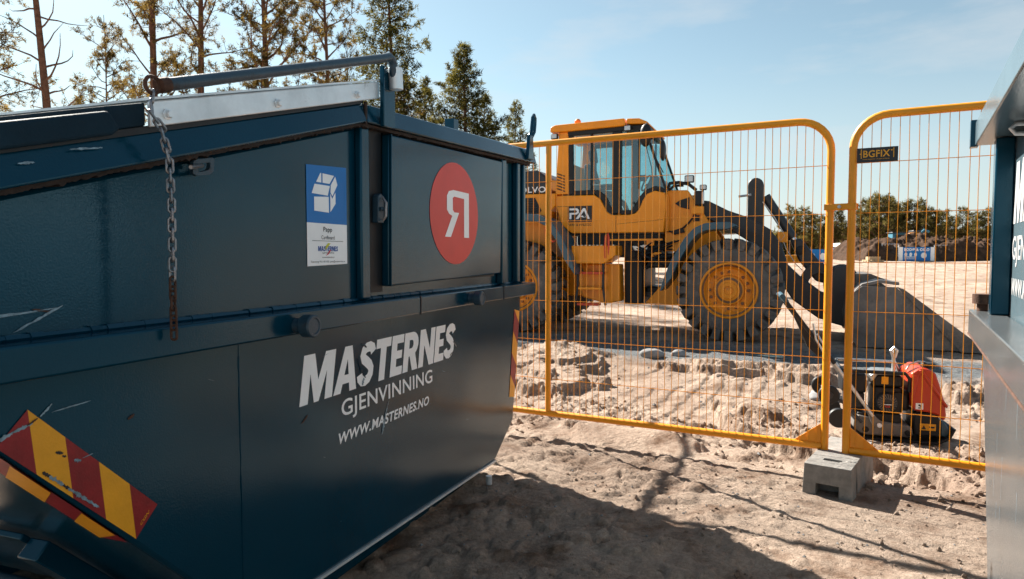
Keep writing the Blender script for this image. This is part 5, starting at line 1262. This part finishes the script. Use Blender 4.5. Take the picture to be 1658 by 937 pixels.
def conifer(label, x, y, h, r0, spread, seed, needle='spruce', dens=1.0, group=None, name='spruce_tree', tuft=.24, z0=.06, bladen=8):
    rs = np.random.default_rng(seed); t = thing(name, label, 'tree', (x, y, gz(x, y) - .05), 0, group)
    MB().tube([(0, 0, 0), (.02 * h * math.sin(seed), 0, h * .5), (0, 0, h)], [r0, r0 * .6, .01], 8).build('trunk', 'bark', t)
    lim = MB(); C = []; O_ = []; nb = int(h * 11)
    for b in range(nb):
        k = (b + rs.uniform()) / nb; z = h * (z0 + (1 - z0) * k); a = b * 2.4 + rs.uniform(-.6, .6)
        L_ = spread * ((1 - k) ** .85) * rs.uniform(.45, 1.2) + .12
        p0 = Vector((0, 0, z)); d0 = Vector((math.cos(a), math.sin(a), .05 + .5 * k - .15 * (1 - k)))
        pts = [p0, p0 + d0 * L_ * .5, p0 + d0 * L_ + Vector((0, 0, .10 * L_))]
        lim.tube(pts, [.015 + .008 * L_, .012, .005], 4)
        for q in range(int(3 + L_ * 7 * dens)):
            f = rs.uniform(.12, 1) ** .75; c = pts[0].lerp(pts[2], f); wdt = .34 * L_ * (1.05 - f) + .06
            side = Vector((-math.sin(a), math.cos(a), 0)) * rs.normal() * wdt
            C.append((c + side + Vector((0, 0, rs.normal() * .07 - .03)))[:]); O_.append((d0 * .8 + side.normalized() * .5 if side.length > 0 else d0)[:])
    C.append((0, 0, h - .05)); O_.append((0, 0, 1))
    lim.build('limbs', 'bark', t, smooth=False)
    tri_mesh('crown', blades(np.array(C), bladen, tuft, tuft * .22, np.array(O_), rs), needle, t); return t

pine('pine with thick bare reddish trunk, second from the left edge', PX(93, 30), 30, 21, .24, 6.5, 3.2, 34, 1, low_bare=.75, lean=-.030, dens=.8)
pine('pine at the left edge whose branches reach in from outside', PX(-75, 29), 29, 19, .22, 3.2, 4.2, 56, 2, lean=-.01, dens=1.3)
pine('slim young pine between the two thick left trunks', PX(185, 36), 36, 13.5, .10, 3.0, 2.3, 62, 3, lean=-.02, dens=1.0)
pine('pine with long sweeping branches directly above the chain ring', PX(262, 31), 31, 21, .24, 4.4, 3.6, 44, 4, lean=-.012, up=.8, dens=1.0)
pine('pine with many crooked limbs behind the middle of the locking bar', PX(332, 32), 32, 21, .23, 4.0, 3.4, 44, 5, lean=-.004, up=.9, dens=1.0)
pine('dense pine whose trunk forks high above the locking bar', PX(432, 31), 31, 19, .22, 4.0, 3.4, 60, 6, up=.65, dens=1.3)
pine('narrow pine with orange-lit needles left of the bare birch', PX(535, 35), 35, 19, .17, 4.0, 2.9, 64, 7, lean=.004, up=.45, dens=1.25)
conifer('tall pointed conifer rising behind the bar sleeve', PX(628, 40), 40, 20.5, .20, 4.2, 8, dens=1.0, z0=.15, group='conifers behind the container roof', tuft=.26)
conifer('big bushy spruce with the broadest cone above the roof edge', PX(752, 42), 42, 13.6, .22, 4.9, 9, dens=2.1, group='conifers behind the container roof')
conifer('small ragged spruce left of the big bushy spruce', PX(690, 44), 44, 12.2, .16, 3.8, 10, dens=1.2, group='conifers behind the container roof')
conifer('spruce leaning against the right flank of the big bushy spruce', PX(786, 43), 43, 10.9, .15, 3.2, 11, dens=.9, group='conifers behind the container roof')
conifer('small lone spruce beside the lifting lug', PX(835, 46), 46, 11.0, .14, 2.8, 12, dens=1.0, group='conifers behind the container roof')
conifer('brown-tinged spruce just right of the bar sleeve', PX(655, 41), 41, 11.6, .15, 3.3, 13, needle='needle', dens=.9, group='conifers behind the container roof')
# leafless birch
def birch(label, x, y, h, seed):
    rs = np.random.default_rng(seed); t = thing('birch_tree', label, 'tree', (x, y, gz(x, y) - .05))
    MB().tube([(0, 0, 0), (.05, 0, h * .5), (0, 0, h)], [.08, .05, .008], 7).build('trunk', 'birchbark', t); m_ = MB()
    for b in range(60):
        z = h * (.35 + .6 * rs.uniform()); a = rs.uniform(0, 6.28); L_ = (h - z) * .30 + .5
        p = Vector((0, 0, z)); d = Vector((math.cos(a) * .45, math.sin(a) * .45, 1)).normalized(); q = p + d * L_ * .5; e = q + (d + Vector(tuple(rs.normal(size=3) * .2))).normalized() * L_ * .6
        m_.tube([p, q, e], [.018, .012, .004], 4)
        for _ in range(4): s_ = p.lerp(e, rs.uniform(.3, .9)); m_.tube([s_, s_ + (d + Vector(tuple(rs.normal(size=3) * .35))) * .5], [.008, .003], 3)
    m_.build('crown', 'birchbark', t, smooth=False)
birch('bare leafless birch between the pines above the locking bar', PX(566, 38), 38, 12.8, 5)

# treeline on the right
random.seed(31)
far = [(1278, 335, 88), (1290, 342, 90), (1302, 338, 86), (1312, 346, 92), (1326, 350, 88), (1338, 353, 90), (1352, 340, 88), (1362, 352, 92), (1385, 340, 84), (1398, 326, 86), (1410, 322, 84), (1421, 318, 82), (1433, 322, 84), (1443, 332, 86), (1455, 336, 88), (1466, 328, 84), (1476, 326, 84), (1488, 330, 86), (1500, 338, 86), (1512, 344, 88), (1524, 342, 90), (1537, 350, 92), (1556, 336, 90), (1572, 345, 88), (1584, 346, 86), (1600, 340, 88), (1620, 345, 90)]
fl_lab = {1421: 'tallest bushy pine of the far treeline, left above the earth heap', 1476: 'rounded pine standing above the blue banner in the far treeline', 1556: 'slim lone-topped pine near the right end of the far treeline', 1278: 'thin pine at the left end of the far treeline beside the lift arms'}
protos = []
for i, (px, top, Y) in enumerate(far):
    h = 1.35 + (412 - top) * Y / 1105.3
    x = PX(px, Y); z_ = gz(x, Y); hh = h - z_
    sec = 'between the lift arms and the fence joint' if px < 1370 else ('above the left half of the earth heap' if px < 1460 else ('above the blue banner' if px < 1530 else 'right of the blue banner'))
    lo = 0 if px < 1370 else (1370 if px < 1460 else (1460 if px < 1530 else 1530))
    rank = sum(1 for q in far if lo <= q[0] < px)
    lab = fl_lab.get(px, '%s far pine from the left %s' % (['first', 'second', 'third', 'fourth', 'fifth', 'sixth', 'seventh', 'eighth'][rank], sec))
    if i < 7:
        t = pine(lab, x, Y, hh, .11, hh * (.16 if i % 3 else .3), [1.9, 1.2, 1.7, 1.0, 2.1, 1.3, 1.6][i], 34, 200 + i, needle='farneedle', dens=.9, group='pines of the far treeline', tuft=.26, up=.5, bladen=8)
        protos.append((t, hh))
    else:
        s_, ph = protos[i % 7]; t = s_.copy(); COL.objects.link(t)
        for ch in s_.children: share(ch, parent=t)
        k = hh / ph; t.scale = (k * random.uniform(.9, 1.25), k, k); t.location = (x, Y, z_ - .05); t.rotation_euler = (0, 0, random.uniform(0, 6.28))
    t['label'] = lab
# dark band of wood further back
rs = np.random.default_rng(90); C = []
for i in range(6500):
    px = rs.uniform(1240, 1680); Y = rs.uniform(97, 112); x = PX(px, Y); top = 2.6 + 1.6 * float(vnoise(np.array([px * .06]), np.array([0.5]), 3)[0])
    C.append((x, Y, top * rs.uniform(0, 1) ** .8))
C = np.array(C); C[:, 2] += ground_z(C[:, 0], C[:, 1]); fw = tri_mesh('distant_wood', blades(C, 6, .75, .22, np.tile([0, 0, .3], (len(C), 1)), rs), 'farneedle', None)
fw['kind'] = 'stuff'; fw['label'] = 'low distant wood closing the view behind the far treeline'
